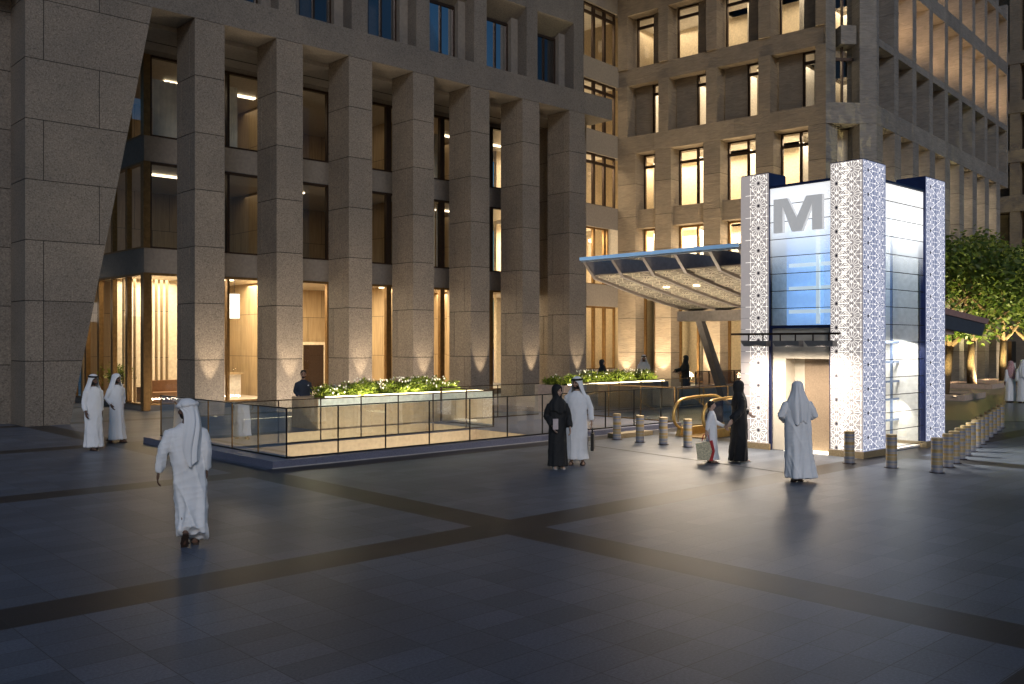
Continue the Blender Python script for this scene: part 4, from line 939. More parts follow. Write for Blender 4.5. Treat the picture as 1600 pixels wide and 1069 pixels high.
lobbyplant(13.9,38.2,'round green lobby bush in a white pot by the corner glass',5)

# ------------------------------------------------------------------ PEOPLE
def vmat(name,stops,rough=.8):
    return simple(name,stops,rough,var=.05,scale=5)
M_wcloth=simple('white_cotton',(.88,.88,.89),.8,var=.02); M_bcloth=simple('black_cloth',(.012,.012,.013),.75,var=.1); M_gcloth=simple('dark_green_black_cloth',(.03,.036,.032),.75,var=.1)
M_navyc=simple('navy_suit_cloth',(.022,.03,.048),.7); M_igal=simple('black_cord',(.008,.008,.008),.8); M_sand_l=simple('brown_leather',(.05,.03,.02),.5); M_shoe=simple('silver_shoe',(.55,.52,.48),.35,.3)
M_hair=simple('dark_hair',(.012,.009,.007),.6); M_lips=simple('lips',(.36,.15,.12),.5); M_eye=simple('dark_eyes',(.02,.015,.012),.3)
SK={'tan':simple('tan_skin',(.40,.24,.16),.5,var=.06),'dark':simple('brown_skin',(.16,.085,.055),.5,var=.06),'fair':simple('light_skin',(.55,.36,.27),.5,var=.06)}
def redcheck():
    m,nt,b=newmat('red_check_cotton'); L=nt.links.new; tc=N(nt,'ShaderNodeTexCoord'); ch=N(nt,'ShaderNodeTexChecker',Scale=60.); ch.inputs[1].default_value=(.45,.06,.07,1); ch.inputs[2].default_value=(.7,.6,.6,1); L(tc.outputs['Object'],ch.inputs[0]); L(ch.outputs[0],b.inputs['Base Color']); b.inputs['Roughness'].default_value=.8; return m
M_red=redcheck()
def remesh(o,vox,it=3,fac=.5):
    m=o.modifiers.new('r','REMESH'); m.mode='VOXEL'; m.voxel_size=vox; m.use_smooth_shade=True
    if it: q=o.modifiers.new('s','SMOOTH'); q.iterations=it; q.factor=fac
    dg=bpy.context.evaluated_depsgraph_get(); me=bpy.data.meshes.new_from_object(o.evaluated_get(dg)); o.modifiers.clear(); old=o.data; o.data=me; bpy.data.meshes.remove(old)
    return o
def ringpts(c,rx,ry,n=32,fold=0,k=9,ph=0,rot=0):
    R=[]
    for i in range(n):
        a=2*PI*i/n; f=1+fold*(.6*sin(k*a+ph)+.4*sin((k+4)*a+ph*1.7)); x,y=rx*f*cos(a),ry*f*sin(a); R.append((c[0]+x*cos(rot)-y*sin(rot),c[1]+x*sin(rot)+y*cos(rot),c[2]))
    return R
def person(label,loc,h,face,kind='man',skin='tan',arms=None,feet=None,hem=(0,0),yaw=0,pitch=0,scarf='ghutra',igal=True,robe='white',beard=True,width=1.,vox=.009,sway=0,group=None,footwear=None,sleeve=1.,seed=1,scarfmat=None,tail=None,dz=0,fold=1.,hemz=.07,hemup=0.,flare=1.):
    """figure faces -Y locally; face = world heading angle of its front"""
    k=h/1.75; rnd=random.Random(seed)
    t=thing('person',label,'person',loc,face+PI/2,group); t.scale=(k,k,k)
    feet=feet or [(-.09,-.03,0,0),(.09,.03,0,0)]
    arms=arms or [[(-.19,0,1.40),(-.25,.03,1.12),(-.25,-.05,.88)],[(.19,0,1.40),(.25,.03,1.12),(.25,-.05,.88)]]
    arms=[[(q[0]*.9,q[1],q[2]) for q in A] for A in arms]
    HM=Matrix.Translation((0,-.005,1.50))@Matrix.Rotation(yaw,4,'Z')@Matrix.Rotation(pitch,4,'X')@Matrix.Translation((0,.005,-1.50))
    H=lambda p: tuple(HM@Vector(p))
    HR=(Matrix.Rotation(yaw,4,'Z')@Matrix.Rotation(pitch,4,'X')).to_3x3()
    fem=kind in('woman',)
    # ---- body, one continuous surface
    mb=MB()
    def e(c,r): mb.ell(H(c),r,16,12,0,HR)
    e((0,.015,1.65),(.077,.097,.092)); e((0,-.03,1.575),(.054,.062,.066)); e((0,-.045,1.535),(.03,.035,.024)); e((0,-.1,1.60),(.013,.024,.022)); e((0,-.088,1.625),(.009,.02,.03)); e((0,-.068,1.655),(.055,.024,.012)); e((0,-.083,1.562),(.024,.015,.012)); e((-.077,.015,1.61),(.012,.024,.032)); e((.077,.015,1.61),(.012,.024,.032)); e((-.04,-.06,1.595),(.026,.026,.024)); e((.04,-.06,1.595),(.026,.026,.024))
    mb.tube([(0,.015,1.36),(0,.015,1.44),H((0,.015,1.52)),H((0,.015,1.58))],[.075,.058,.053,.055],16)
    mb.ring([ringpts((0,.01,z),rx*.8,ry*.75,20) for z,rx,ry in ((.80,.15,.10),(.95,.15,.11),(1.1,.135,.10),(1.28,.165,.11),(1.37,.13,.075),(1.44,.07,.06))])
    for A in arms:
        a,b_,c=[Vector(p) for p in A]; mb.tube([tuple(a.lerp(b_,.22)*1),tuple(a.lerp(b_,.5)),tuple(b_),tuple(b_.lerp(c,.4)),tuple(c)],[.036,.038,.036,.034,.026],12)
        mb.tube([(a.x*.3,0,1.30),tuple(a.lerp(b_,.24))],[.05,.036],10)
        # hand: palm, four bent fingers, thumb from the side of the palm
        d=(c-b_).normalized(); d=(d+Vector((0,0,-.55))).normalized() if d.z<.2 else d
        sd=1 if a.x>0 else -1; side=Vector((0,-1,0)); side=(side-d*side.dot(d)).normalized(); nrm=d.cross(side).normalized()
        if nrm.x*sd>0: nrm=-nrm     # palm faces the body
        pc=c+d*.048; Mx=Matrix((side,nrm,d)).transposed()
        mb.ell(tuple(pc),(.041,.017,.056),12,10,0,Mx)
        for i,(off,l) in enumerate(((.028,.07),(.010,.08),(-.009,.074),(-.027,.058))):
            p0=c+d*.085+side*off; p1=p0+d*l*.5+nrm*.006; p2=p1+d*l*.36+nrm*.02; p3=p2+d*l*.2+nrm*.022
            mb.tube([tuple(p0-d*.02),tuple(p0),tuple(p1),tuple(p2),tuple(p3)],[.0095,.0095,.0088,.008,.006],8)
        q0=c+d*.02+side*.03; q1=q0+d*.035+side*.022+nrm*.008; q2=q1+d*.034+side*.004+nrm*.01; mb.tube([tuple(q0),tuple(q1),tuple(q2)],[.012,.0105,.008],8)
    for fx,fy,fz,tp in feet:
        sg=-1 if fx<0 else 1
        an=Vector((fx,fy+.03,.085+fz)); kn=Vector((sg*.045+fx*.45,(fy)*.45-.01,.49)); hp=Vector((sg*.085,.01,.90))
        mb.tube([tuple(hp),tuple(kn),tuple(kn.lerp(an,.4)),tuple(an)],[.07,.048,.044,.034],12)
        dv=Vector((sg*.12,-1,0)).normalized(); up=Vector((0,0,1)); qq=Matrix.Rotation(tp,3,'X'); 
        toe=an+qq@Vector((sg*.02,-.155,-.06)); heel=an+qq@Vector((0,.045,-.05)); mb.tube([tuple(heel),tuple(an+qq@Vector((0,-.01,-.045))),tuple(an+qq@Vector((sg*.012,-.09,-.053))),tuple(toe)],[.034,.040,.036,.022],12)
    body=mb.build('body',SK[skin],t); remesh(body,vox*.8,2,.4)
    me=body.data; me.materials.clear()
    for m_ in (SK[skin],M_hair,M_lips,M_eye): me.materials.append(m_)
    inv=HM.inverted(); mi=[]
    for p in me.polygons:
        q=inv@p.center; v=0
        if q.z>1.49 and abs(q.x)<.1:
            ax=abs(q.x)
            if q.y<-.05 and .016<ax<.046 and 1.622<q.z<1.638: v=3
            elif q.y<-.05 and .013<ax<.052 and 1.648<q.z<1.658: v=1
            elif q.y<-.075 and ax<.024 and 1.556<q.z<1.569: v=2
            elif beard and q.y<.0 and (q.z<1.556 or (q.z<1.582 and (ax>.038 or q.z>1.571) and q.y<-.02 and not(ax<.012 and q.z>1.578))) and q.z>1.505: v=1
            elif q.y<.02 and q.z>1.715: v=1
            elif q.y>.035 and q.z>1.56: v=1
        mi.append(v)
    me.polygons.foreach_set('material_index',mi)
    # ---- robe
    mat={'white':M_wcloth,'black':M_bcloth,'green':M_gcloth,'navy':M_navyc}[robe]
    hx,hy=hem; w=width; mb=MB()
    rows=[(1.475,.062,.062),(1.44,.10,.072),(1.405,.175,.088),(1.36,.2,.108),(1.25,.205,.128),(1.10,.2,.138),(.95,.205,.145),(.75,.21,.152),(.52,.215,.162),(.28,.225,.18),(hemz+.06,.235,.20),(hemz,.24,.205)]
    if fem: rows=[(1.475,.062,.062),(1.44,.10,.072),(1.40,.165,.085),(1.34,.185,.112),(1.24,.185,.13),(1.08,.18,.13),(.92,.195,.142),(.72,.2,.15),(.5,.205,.16),(.28,.21,.175),(hemz+.05,.22,.19),(hemz,.222,.192)]
    if kind=='suit': rows=[(1.475,.065,.065),(1.44,.11,.078),(1.405,.19,.09),(1.34,.215,.12),(1.2,.205,.128),(1.06,.19,.122),(.95,.195,.125),(.82,.205,.13),(.78,.205,.13)]
    R=[]
    for z,rx,ry in rows:
        u=max(0,(1.3-z)/1.25); s_=u*u
        fo=0 if z>1.2 else (.02+.085*u)*fold*(.4 if kind=='suit' else 1)
        wv=w if z<1.38 else 1
        rg=(ringpts((hx*s_+sway*sin(u*3),hy*s_,z),rx*wv*(1-(1-flare)*min(1,u*1.3)),ry*wv*(1-(1-flare)*.6*u),44,fo*(.6 if flare<1 else 1),7,seed*1.3+u*1.2)); R.append([(q[0],q[1],q[2]+(max(0,q[1]-hy)+.3*max(0,q[0]-hx))*hemup*max(0,u-.45)*1.8) for q in rg])
    mb.ring(R)
    for A in arms:
        a,b_,c=[Vector(p) for p in A]; a2=Vector((a.x*.72,a.y,a.z-.03)); q=c.lerp(b_,.06)
        sw=sleeve; mb.tube([tuple(a2),tuple(a.lerp(b_,.2)),tuple(a.lerp(b_,.6)),tuple(b_),tuple(b_.lerp(c,.5)),tuple(q)],[.055,.066,.063*(.5+.5*sw),.058*(.4+.6*sw),.054*sw,.05*sw],16)
    rb=mb.build('robe' if kind!='suit' else 'jacket',mat,t); remesh(rb,vox*1.25,3,.5)
    me=rb.data; me.materials.clear(); me.materials.append(mat)
    so=Vector((seed*3.1,seed*1.7,0)); nv=len(me.vertices); co=[0.]*(3*nv); no=[0.]*(3*nv)
    me.vertices.foreach_get('co',co); me.vertex_normals.foreach_get('vector',no)
    NZ=noise.noise
    for i in range(nv):
        x,y,z=co[3*i:3*i+3]
        if z>1.46: continue
        g=min(1,(1.47-z)/.5)
        r1=1-abs(NZ(Vector((x*6.5+z*.7,y*6.5,z*.7))+so)); r2=1-abs(NZ(Vector((x*7-z*2.6,y*7+z*1.2,z*.8))+so)); r3=1-abs(NZ(Vector((x*4+z*9,y*4-z*5,z*8))-so))
        f=fold*((r1**3-.5)*.024*g+(r2**4-.4)*.013*(.35+.65*g)+(r3**8-.2)*.004)
        co[3*i]=x+no[3*i]*f; co[3*i+1]=y+no[3*i+1]*f; co[3*i+2]=z+no[3*i+2]*f
    me.vertices.foreach_set('co',co); me.update()
    for p in me.polygons: p.use_smooth=True
    # ---- scarf / hair
    sm=scarfmat or (M_wcloth if scarf=='ghutra' else M_bcloth if scarf in('hijab',) else mat)
    def drape(rows,mat,name,fold,kf=9,thick=.005,n=56):
        mb=MB(); G=[]
        for i,(z,rx,rf,rbk,cy,op,bl) in enumerate(rows):
            row=[]
            for j in range(n+1):
                a=-PI+op+(2*PI-2*op)*j/n    # 0 = back
                ry=rbk if cos(a)>0 else rf
                f=1+fold*(i/len(rows))*(.6*sin(kf*a+seed)+.4*sin((kf+5)*a+seed*2+i*.25))
                x,y=rx*sin(a)*f,cy+ry*cos(a)*f
                zz=z+(.035*sin(a*3+seed)+.02*sin(a*7+seed) if i>=len(rows)-1 and fold>0 else 0)
                p=Vector((x,y,zz)); ph=HM@p
                if tail=='back' and bl>0: row.append(tuple(Matrix.Rotation(yaw*(1-.5*bl),3,'Z')@p))
                else: row.append(tuple(ph.lerp(p,bl)))
            G.append(row)
        mb.ring(G,0,False,True,False); o=mb.build(name,mat,t,recalc=False)
        m=o.modifiers.new('thick','SOLIDIFY'); m.thickness=thick; m.offset=1
        m=o.modifiers.new('sub','SUBSURF'); m.levels=1; m.render_levels=1
        return o
    d=rad
    if scarf=='ghutra':
        o1,o2=(d(48),d(46)) if tail!='back' else (d(62),d(80))
        if tail=='back':
            base=[(1.763,.012,.015,.015,.01,0,0),(1.757,.045,.052,.055,.01,0,0),(1.735,.077,.09,.095,.01,0,0),(1.70,.097,.112,.12,.01,0,0),(1.672,.099,.113,.124,.01,d(20),0),(1.65,.1,.11,.13,.01,d(74),0),(1.61,.103,.1,.14,.012,d(100),.0),(1.55,.108,.1,.16,.015,d(106),.1),(1.48,.115,.10,.178,.02,d(110),.3),(1.41,.125,.11,.19,.02,d(112),.5),(1.33,.135,.13,.197,.02,d(116),.7),(1.24,.14,.15,.195,.01,d(120),.85),(1.14,.14,.15,.19,.01,d(126),1),(1.05,.13,.15,.188,.01,d(138),1),(.99,.12,.15,.19,.01,d(150),1)]
            mb=MB(); mb.tube([H((.094*cos(2*PI*i/30),.012+.112*sin(2*PI*i/30),1.685+.018*sin(2*PI*i/30)+.006*sin(i*1.9))) for i in range(31)],[.026+.007*sin(i*2.3) for i in range(31)],10); mb.build('scarf_roll',sm,t)
        else:
            base=[(1.763,.012,.015,.015,.01,0,0),(1.757,.045,.052,.055,.01,0,0),(1.735,.075,.088,.092,.01,0,0),(1.70,.092,.108,.112,.01,0,0),(1.675,.094,.112,.116,.01,d(12),0),(1.655,.097,.108,.118,.01,d(36),0),(1.61,.103,.103,.125,.012,d(48),.05),(1.56,.115,.098,.13,.015,d(46),.2),(1.50,.138,.10,.14,.02,d(44),.5),(1.44,.17,.112,.15,.02,d(40),.9),(1.37,.195,.13,.165,.02,d(48),1),(1.26,.19,.14,.178,.01,d(72),1),(1.14,.17,.15,.182,.01,d(98),1),(1.02,.15,.15,.185,.01,d(122),1)]
        drape(base,sm,'headscarf',.13)
        if igal:
            mb=MB()
            for z,s_ in ((1.695,1.03),(1.714,1.0)):
                mb.tube([H((.098*s_*cos(2*PI*i/30),.012+.117*s_*sin(2*PI*i/30),z+.008*sin(2*PI*i/30))) for i in range(31)],.0115,8)
            mb.build('head_cord',M_igal,t)
    elif scarf in('hijab','niqab'):
        op=d(40) if scarf=='hijab' else d(34)
        base=[(1.765,.012,.015,.015,.01,0,0),(1.757,.05,.056,.06,.01,0,0),(1.735,.078,.09,.098,.01,0,0),(1.70,.094,.111,.118,.01,0,0),(1.672,.096,.112,.122,.01,d(14),0),(1.655,.097,.112,.124,.01,op*.8,0),(1.62,.097,.110,.124,.012,op,.0),(1.575,.092,.112,.12,.012,op*.95 if scarf=='hijab' else 0,.0),(1.535,.084,.106,.112,.01,op*.6 if scarf=='hijab' else 0,.05),(1.50,.085,.105,.105,.005,0,.2),(1.455,.115,.115,.105,.0,0,.7),(1.41,.165,.12,.118,.0,0,1),(1.35,.19,.135,.135,.0,0,1),(1.27,.197,.148,.146,.0,0,1),(1.19,.195,.15,.15,0,0,1)]
        drape(base,sm,'headscarf',.07,7)
    elif scarf=='short_hair':
        base=[(1.755,.012,.015,.015,.015,0,0),(1.748,.05,.055,.06,.015,0,0),(1.725,.074,.085,.092,.015,0,0),(1.695,.083,.094,.104,.015,d(20),0),(1.665,.084,.094,.107,.015,d(72),0),(1.63,.082,.09,.105,.015,d(84),0),(1.595,.07,.08,.098,.018,d(118),0),(1.56,.06,.07,.08,.018,d(128),0)]
        drape(base,M_hair,'hair',.03,13,.008,36)
    # ---- footwear
    fm=footwear or M_sand_l
    for fx,fy,fz,tp in feet:
        sg=-1 if fx<0 else 1; an=Vector((fx,fy+.03,.085+fz)); qq=Matrix.Rotation(tp,3,'X'); mb=MB()
        out=[(-.03,.075),(.03,.075),(.042,0),(.046,-.09),(.04,-.16),(.015,-.195),(-.02,-.19),(-.036,-.14),(-.034,-.06),(-.034,.02)]
        f=lambda u,v,dz_: tuple(an+qq@Vector((sg*(u+.008),v,-.085+dz_)))
        mb.prism(out,f,0,.018)
        mb.tube([tuple(an+qq@Vector((sg*(.008)+.04*cos(PI*i/8),-.10,-.075+.055*sin(PI*i/8)))) for i in range(9)],.011,6)
        mb.tube([tuple(an+qq@Vector((sg*.008+.04*cos(PI*i/8),.0-.03*sin(PI*i/8),-.072+.062*sin(PI*i/8)))) for i in range(9)],.009,6)
        mb.build('sandal' if kind!='suit' else 'shoe',fm,t)
    return t
FWD=math.atan2(UX,UY)      # heading of the camera's view
def P(px,py,z=0): return gr(px,py,z)
TOCAM=lambda p: math.atan2(-p.y,-p.x)
# 1 foreground man seen from behind, head turned to his left
p=P(291,852); person('man in white robe and loose headscarf walking away alone in the left foreground',p,1.80,FWD+rad(24),skin='dark',yaw=rad(46),
   arms=[[(-.19,.01,1.40),(-.26,.05,1.13),(-.26,.0,.90)],[(.19,0,1.40),(.29,.03,1.13),(.345,-.02,.89)]] ,feet=[(-.10,-.08,0,0),(.02,.12,.09,.9)],hem=(-.06,.05),igal=False,tail='back',width=1.02,vox=.0085,sway=-.03,seed=3,flare=.74,fold=1.5,sleeve=1.05,hemz=.06,hemup=1.1)
# 2,3 pair walking towards the viewer on the left
p=P(146,703); person('man in white robe with black head cord walking by the slanted pier',p,1.76,TOCAM(p)+rad(30),skin='dark',feet=[(-.08,-.14,0,0),(.09,.12,0,.2)],hem=(.0,-.02),seed=5,vox=.011,fold=.8,width=.95,arms=[[(-.19,0,1.40),(-.26,.0,1.12),(-.27,-.1,.90)],[(.19,0,1.40),(.25,.06,1.12),(.26,.06,.88)]],yaw=rad(6))
p=P(182,691); person('man in white robe with hands in pockets beside the dark glass corner',p,1.72,TOCAM(p)+rad(36),skin='dark',feet=[(-.08,.15,.02,.3),(.09,-.12,0,0)],hem=(.03,.01),seed=8,vox=.011,igal=False,fold=.8,width=.92,arms=[[(-.19,0,1.40),(-.27,.07,1.14),(-.2,-.03,.97)],[(.19,0,1.40),(.27,.07,1.14),(.2,-.03,.97)]],yaw=rad(10))
# 4 man in a dark suit behind the planter
r=ray(474,600); p=Vector((r[0]*24.1/r[1],24.1,0)); person('bearded man in a dark navy suit standing behind the left end of the beige planter',p,1.70,TOCAM(p)+rad(20),kind='suit',skin='tan',scarf='short_hair',robe='navy',seed=4,vox=.010,fold=.35,yaw=rad(-15),footwear=M_igal,arms=[[(-.2,0,1.40),(-.27,.05,1.12),(-.2,-.1,.98)],[(.2,0,1.40),(.27,.05,1.12),(.2,-.1,.98)]])
sq=bpy.context.scene.objects; suit=[o for o in COL.objects if o.get('label','').startswith('bearded man')][0]
mb=MB(); mb.ring([ringpts((-.1,.01,z),rx,rx,18) for z,rx in ((.06,.075),(.4,.085),(.75,.1),(.86,.1))]); mb.build('trouser_leg',M_navyc,suit); mb=MB(); mb.ring([ringpts((.1,.01,z),rx,rx,18) for z,rx in ((.06,.075),(.4,.085),(.75,.1),(.86,.1))]); mb.build('trouser_leg',M_navyc,suit)
mb=MB(); mb.add([(.085,-.128,1.285),(.13,-.122,1.285),(.128,-.124,1.325),(.11,-.128,1.305),(.1,-.128,1.33)],[(0,1,2,3,4)]); mb.build('pocket_square',M_wcloth,suit)
# 5,6 couple
p=P(871,732); wo=person('smiling woman in black robe and headscarf holding a pale clutch beside the briefcase man',p,1.66,TOCAM(p)+rad(16),kind='woman',skin='fair',scarf='hijab',robe='black',beard=False,yaw=rad(28),seed=2,vox=.009,feet=[(-.075,-.05,0,0),(.085,-.02,0,0)],footwear=M_shoe,fold=.7,sleeve=1.45,width=.95,arms=[[(-.175,0,1.38),(-.24,.06,1.10),(-.15,-.13,.90)],[(.175,0,1.38),(.26,.0,1.10),(.27,-.10,.86)]],hemz=.06)
mb=MB((0,0,0)); mb.box(-.16,-.05,-.235,-.21,.84,1.06); cl=mb.build('clutch_bag',simple('pale_clutch',(.6,.5,.5),.5),None)
cl.parent=None; cl.matrix_world=wo.matrix_basis if False else Matrix.Translation(wo.location)@Matrix.Rotation(wo.rotation_euler.z,4,'Z')@Matrix.Scale(wo.scale[0],4); tag(cl,'small pale clutch bag held by the woman in black beside the briefcase man','bag')
p=P(901,726); ma=person('man in white robe and black head cord carrying a dark briefcase',p,1.80,TOCAM(p)+rad(-4),skin='tan',yaw=rad(-30),seed=6,vox=.009,feet=[(-.1,-.03,0,0),(.12,-.02,0,0)],fold=.6,width=1.0,arms=[[(-.19,0,1.40),(-.25,.06,1.12),(-.24,.04,.90)],[(.19,0,1.40),(.31,.03,1.12),(.33,-.02,.87)]],hemz=.12)
mb=MB(); mb.box(.29,.35,-.22,.18,.30,.64); mb.tube([(.315,-.11,.64),(.315,-.11,.71),(.315,-.08,.735),(.315,.02,.735),(.315,.05,.71),(.315,.05,.64)],.011,8); bc=mb.build('briefcase',simple('black_leather',(.015,.013,.012),.4),None)
bc.matrix_world=Matrix.Translation(ma.location)@Matrix.Rotation(ma.rotation_euler.z,4,'Z')@Matrix.Scale(ma.scale[0],4); tag(bc,'slim dark briefcase hanging from the hand of the man with the couple','briefcase')
# 7,8 boy and woman in black walking right
p=P(1112,723); hd=FWD+rad(-76); bo=person('boy in white robe holding a red gift bag and his companion by the hand',p,1.29,hd+rad(-28),kind='boy',skin='fair',scarf='short_hair',beard=False,robe='white',yaw=rad(14),seed=9,vox=.011,feet=[(-.08,-.06,0,0),(.08,.06,0,0)],fold=.6,width=1.02,arms=[[(-.18,0,1.40),(-.25,.10,1.14),(-.27,.13,.92)],[(.18,0,1.40),(.24,-.10,1.14),(.16,-.36,1.02)]],hemz=.10)
p=P(1155,722); person('woman in flowing black robe and headscarf leading the boy past the left lattice pillar',p,1.70,hd+rad(6),kind='woman',skin='fair',scarf='hijab',robe='black',beard=False,yaw=rad(-8),seed=12,vox=.010,feet=[(-.07,-.08,0,0),(.08,.1,.01,.2)],footwear=M_shoe,fold=1.1,sleeve=1.6,width=1.0,hem=(0,.03),arms=[[(-.175,0,1.38),(-.27,.14,1.12),(-.28,.36,.93)],[(.175,0,1.38),(.24,-.10,1.12),(.2,-.36,1.04)]],hemz=.05)
mb=MB()
mb.prism([(.0,.10),(.40,.10),(.46,.56),(.02,.64)],lambda u,v,q:(q,u-.02,v),-.31,-.17,0)
mb.prism([(-.008,.09),(.09,.09),(-.02+.02,.36),(.08,.64),(.0,.66),(-.07,.36)],lambda u,v,q:(q,u-.03,v),-.316,-.164,1)
mb.tube([(-.24,.06,.64),(-.24,.08,.80),(-.24,.15,.84),(-.24,.22,.80),(-.24,.26,.62)],.011,6,1)
gf=mb.build('gift_bag',[simple('cream_floral_paper',(.62,.55,.36),.7,var=.4,scale=30),simple('red_paper',(.5,.03,.03),.5)],None)
gf.matrix_world=Matrix.Translation(bo.location)@Matrix.Rotation(bo.rotation_euler.z,4,'Z')@Matrix.Scale(bo.scale[0],4); tag(gf,'cream and red paper gift bag carried by the boy in white','gift bag')
# 9 man at the lift door, seen from behind
p=P(1246,752); person('man in white robe seen from behind walking up to the metal lift door',p,1.80,FWD+rad(4),skin='dark',scarf='ghutra',igal=False,beard=False,seed=15,vox=.009,feet=[(-.05,-.06,0,0),(.10,.12,.03,.4)],fold=.9,width=1.12,hem=(-.04,.06),arms=[[(-.21,0,1.40),(-.34,.02,1.16),(-.18,-.2,1.05)],[(.21,0,1.40),(.34,.02,1.16),(.18,-.2,1.05)]],hemz=.08,yaw=rad(-6))
# 10,11 pair at the right edge
p=P(1579,629); person('man with a red checked headscarf standing by the end of the bollard row',p,1.74,FWD+rad(10),skin='dark',scarfmat=M_red,igal=False,seed=17,vox=.014,fold=.7)
p=P(1598,630); person('man in white robe cut off by the right edge of the picture',p,1.80,FWD+rad(-10),skin='dark',igal=False,seed=18,vox=.014,fold=.7)
# 12..14 people behind the rear planter, on the raised terrace
def onYw(px,Y,z): r=ray(px,536); return Vector((r[0]*Y/r[1],Y,z))
p=onYw(941,24.1,.25); person('woman in a dark headscarf in profile behind the pink planter shrubs',p,1.60,TOCAM(p)+rad(60),kind='woman',skin='fair',scarf='hijab',robe='navy',scarfmat=M_navyc,beard=False,seed=21,vox=.014,fold=.6)
p=onYw(1006,24.1,.25); person('smiling bearded man in white robe and black head cord behind the pink planter',p,1.76,TOCAM(p)+rad(6),skin='tan',seed=22,vox=.013,fold=.6,width=1.05)
p=onYw(1071,23.9,.25); person('veiled woman in dark grey green robe reaching out beside the rear planter',p,1.72,TOCAM(p)+rad(-62),kind='woman',skin='tan',scarf='niqab',robe='green',beard=False,seed=23,vox=.013,fold=1.2,sleeve=1.5,width=1.1,arms=[[(-.175,0,1.38),(-.24,-.12,1.14),(-.16,-.42,1.08)],[(.175,0,1.38),(.24,-.05,1.14),(.2,-.32,1.05)]])

# ------------------------------------------------------------------ lights
W=bpy.data.worlds.new('World'); S.world=W; W.use_nodes=True; nt=W.node_tree; bg=nt.nodes['Background']
sky=nt.nodes.new('ShaderNodeTexSky'); sky.sky_type='NISHITA'; sky.sun_disc=False; SE,SR=rad(4),rad(215)
sky.sun_elevation=SE; sky.ozone_density=4; sky.dust_density=.6; sky.sun_rotation=SR; nt.links.new(sky.outputs[0],bg.inputs[0]); bg.inputs[1].default_value=.085
sd=Vector((sin(SR)*cos(SE),cos(SR)*cos(SE),sin(SE)))
def lamp(kind,loc,e,col,aim=None,**k):
    l=bpy.data.lights.new(kind.lower()+'_lamp',kind); l.energy=e; l.color=col
    for a,v in k.items(): setattr(l,a,v)
    o=bpy.data.objects.new(kind.lower()+'_lamp',l); COL.objects.link(o); o.location=loc
    if aim is not None: o.rotation_euler=(Vector(aim)-Vector(loc)).to_track_quat('-Z','Y').to_euler()
    return o
sun=lamp('SUN',(0,0,40),.58,(.95,.95,1),None,angle=rad(14)); sun.rotation_euler=Vector((.45,.75,-.42)).to_track_quat('-Z','Y').to_euler()
WARM=(1,.82,.58); WARM2=(1,.80,.55)
def area(loc,aim,sx,sy,e,col): return lamp('AREA',loc,e,col,aim,shape='RECTANGLE',size=sx,size_y=sy)
# lobby and upper floors of the left building
for x,e in ((15.5,230),(19,400),(23,400),(27.5,400),(32,400)): area((x,38,5.1),(x,38,0),2.6,3.,e,WARM)
area((15.2,36,5.1),(15.2,36,0),2,2,60,WARM)
for x in (22,26,30,33): area((x,35.6,5.1),(x,35.6,0),2,.6,90,WARM)
for x in (15.5,19,23.5,28.5,32): area((x,38.5,9.2),(x,38.5,6),2.6,2.6,9 if x>16 else 5,WARM)
for x in (15.5,19,23.5,28.5,32): area((x,38.5,13.05),(x,38.5,10),2.6,2.6,13,WARM)
# uplights at the column feet
def uplight(x,y,label,group,e=34,z=0.,spot=52,aim=None,col=WARM2):
    t=thing('ground_uplight',label,'lamp',(x,y,z),0,group); mb=MB((x,y,z)); mb.cyl(x,y,z+.002,z+.03,.08,16); mb.build('housing',M_black,t)
    mb=MB((x,y,z)); mb.cyl(x,y,z+.0305,z+.034,.06,16); mb.build('lens',M_lampw,t)
    lamp('SPOT',(x,y,z+.1),e,col,aim or (x,y+.12,z+5),spot_size=rad(spot),spot_blend=.5,shadow_soft_size=.03)
cn=['second','third','fourth','fifth','sixth','seventh','last']
for i,x in enumerate(COLX): uplight(x+.53,YF-.42,'round ground uplight at the foot of the %s column'%(['first','second','third','fourth','fifth','sixth','last'][i]),'uplights along the colonnade',620,0,33,(x+.53,YF-.05,5))
for i,(x0,x1) in enumerate(((14.2,20.3),(20.8,26.9),(27.4,33.2))):  # added strips that wash the lower columns with warm light
    t=thing('added_wash_strip','added ground wash light in front of the colonnade, %s stretch'%['left','middle','right'][i],'lamp',((x0+x1)/2,28.1,0),0,'added ground wash lights'); o=t.location
    mb=MB(o); mb.box(x0,x1,28.04,28.16,.003,.012); mb.build('housing',M_black,t); mb=MB(o); mb.box(x0+.02,x1-.02,28.07,28.13,.0125,.016); mb.build('lens',M_lampw,t)
    area(((x0+x1)/2,28.1,.05),((x0+x1)/2,30.4,2.6),x1-x0,.12,(190,240,290)[i],(1,.81,.6))
for i,(a,b_) in enumerate(ACOL[:4]):
    p=l2w(XA-.5,(a+b_)/2); q=l2w(XA-.3,(a+b_)/2); uplight(p.x,p.y,'round ground uplight below a sandstone column, %s from the inner corner'%['first','second','third','fourth'][i],'uplights along the sandstone columns',700,0,60,(q.x,q.y,6),WARM2)
# right building rooms
for z,e in ((9.0,1500),(13.2,600),(17.3,260),(21.3,190),(25.2,160)):
    area(l2w(XA+2.6,25.5,z),l2w(XA+2.6,25.5,0),2.2,11,e,WARM2)
    area(l2w(42.6,YW+2.4,z),l2w(42.6,YW+2.4,0),5,2.5,e*.6,WARM2)
for z,e in ((5.1,700),(13.2,1100),(17.3,160),(21.3,520)): area(l2w(60,YB+2.9,z),l2w(60,YB+2.9,0),24,1.4,e,WARM)
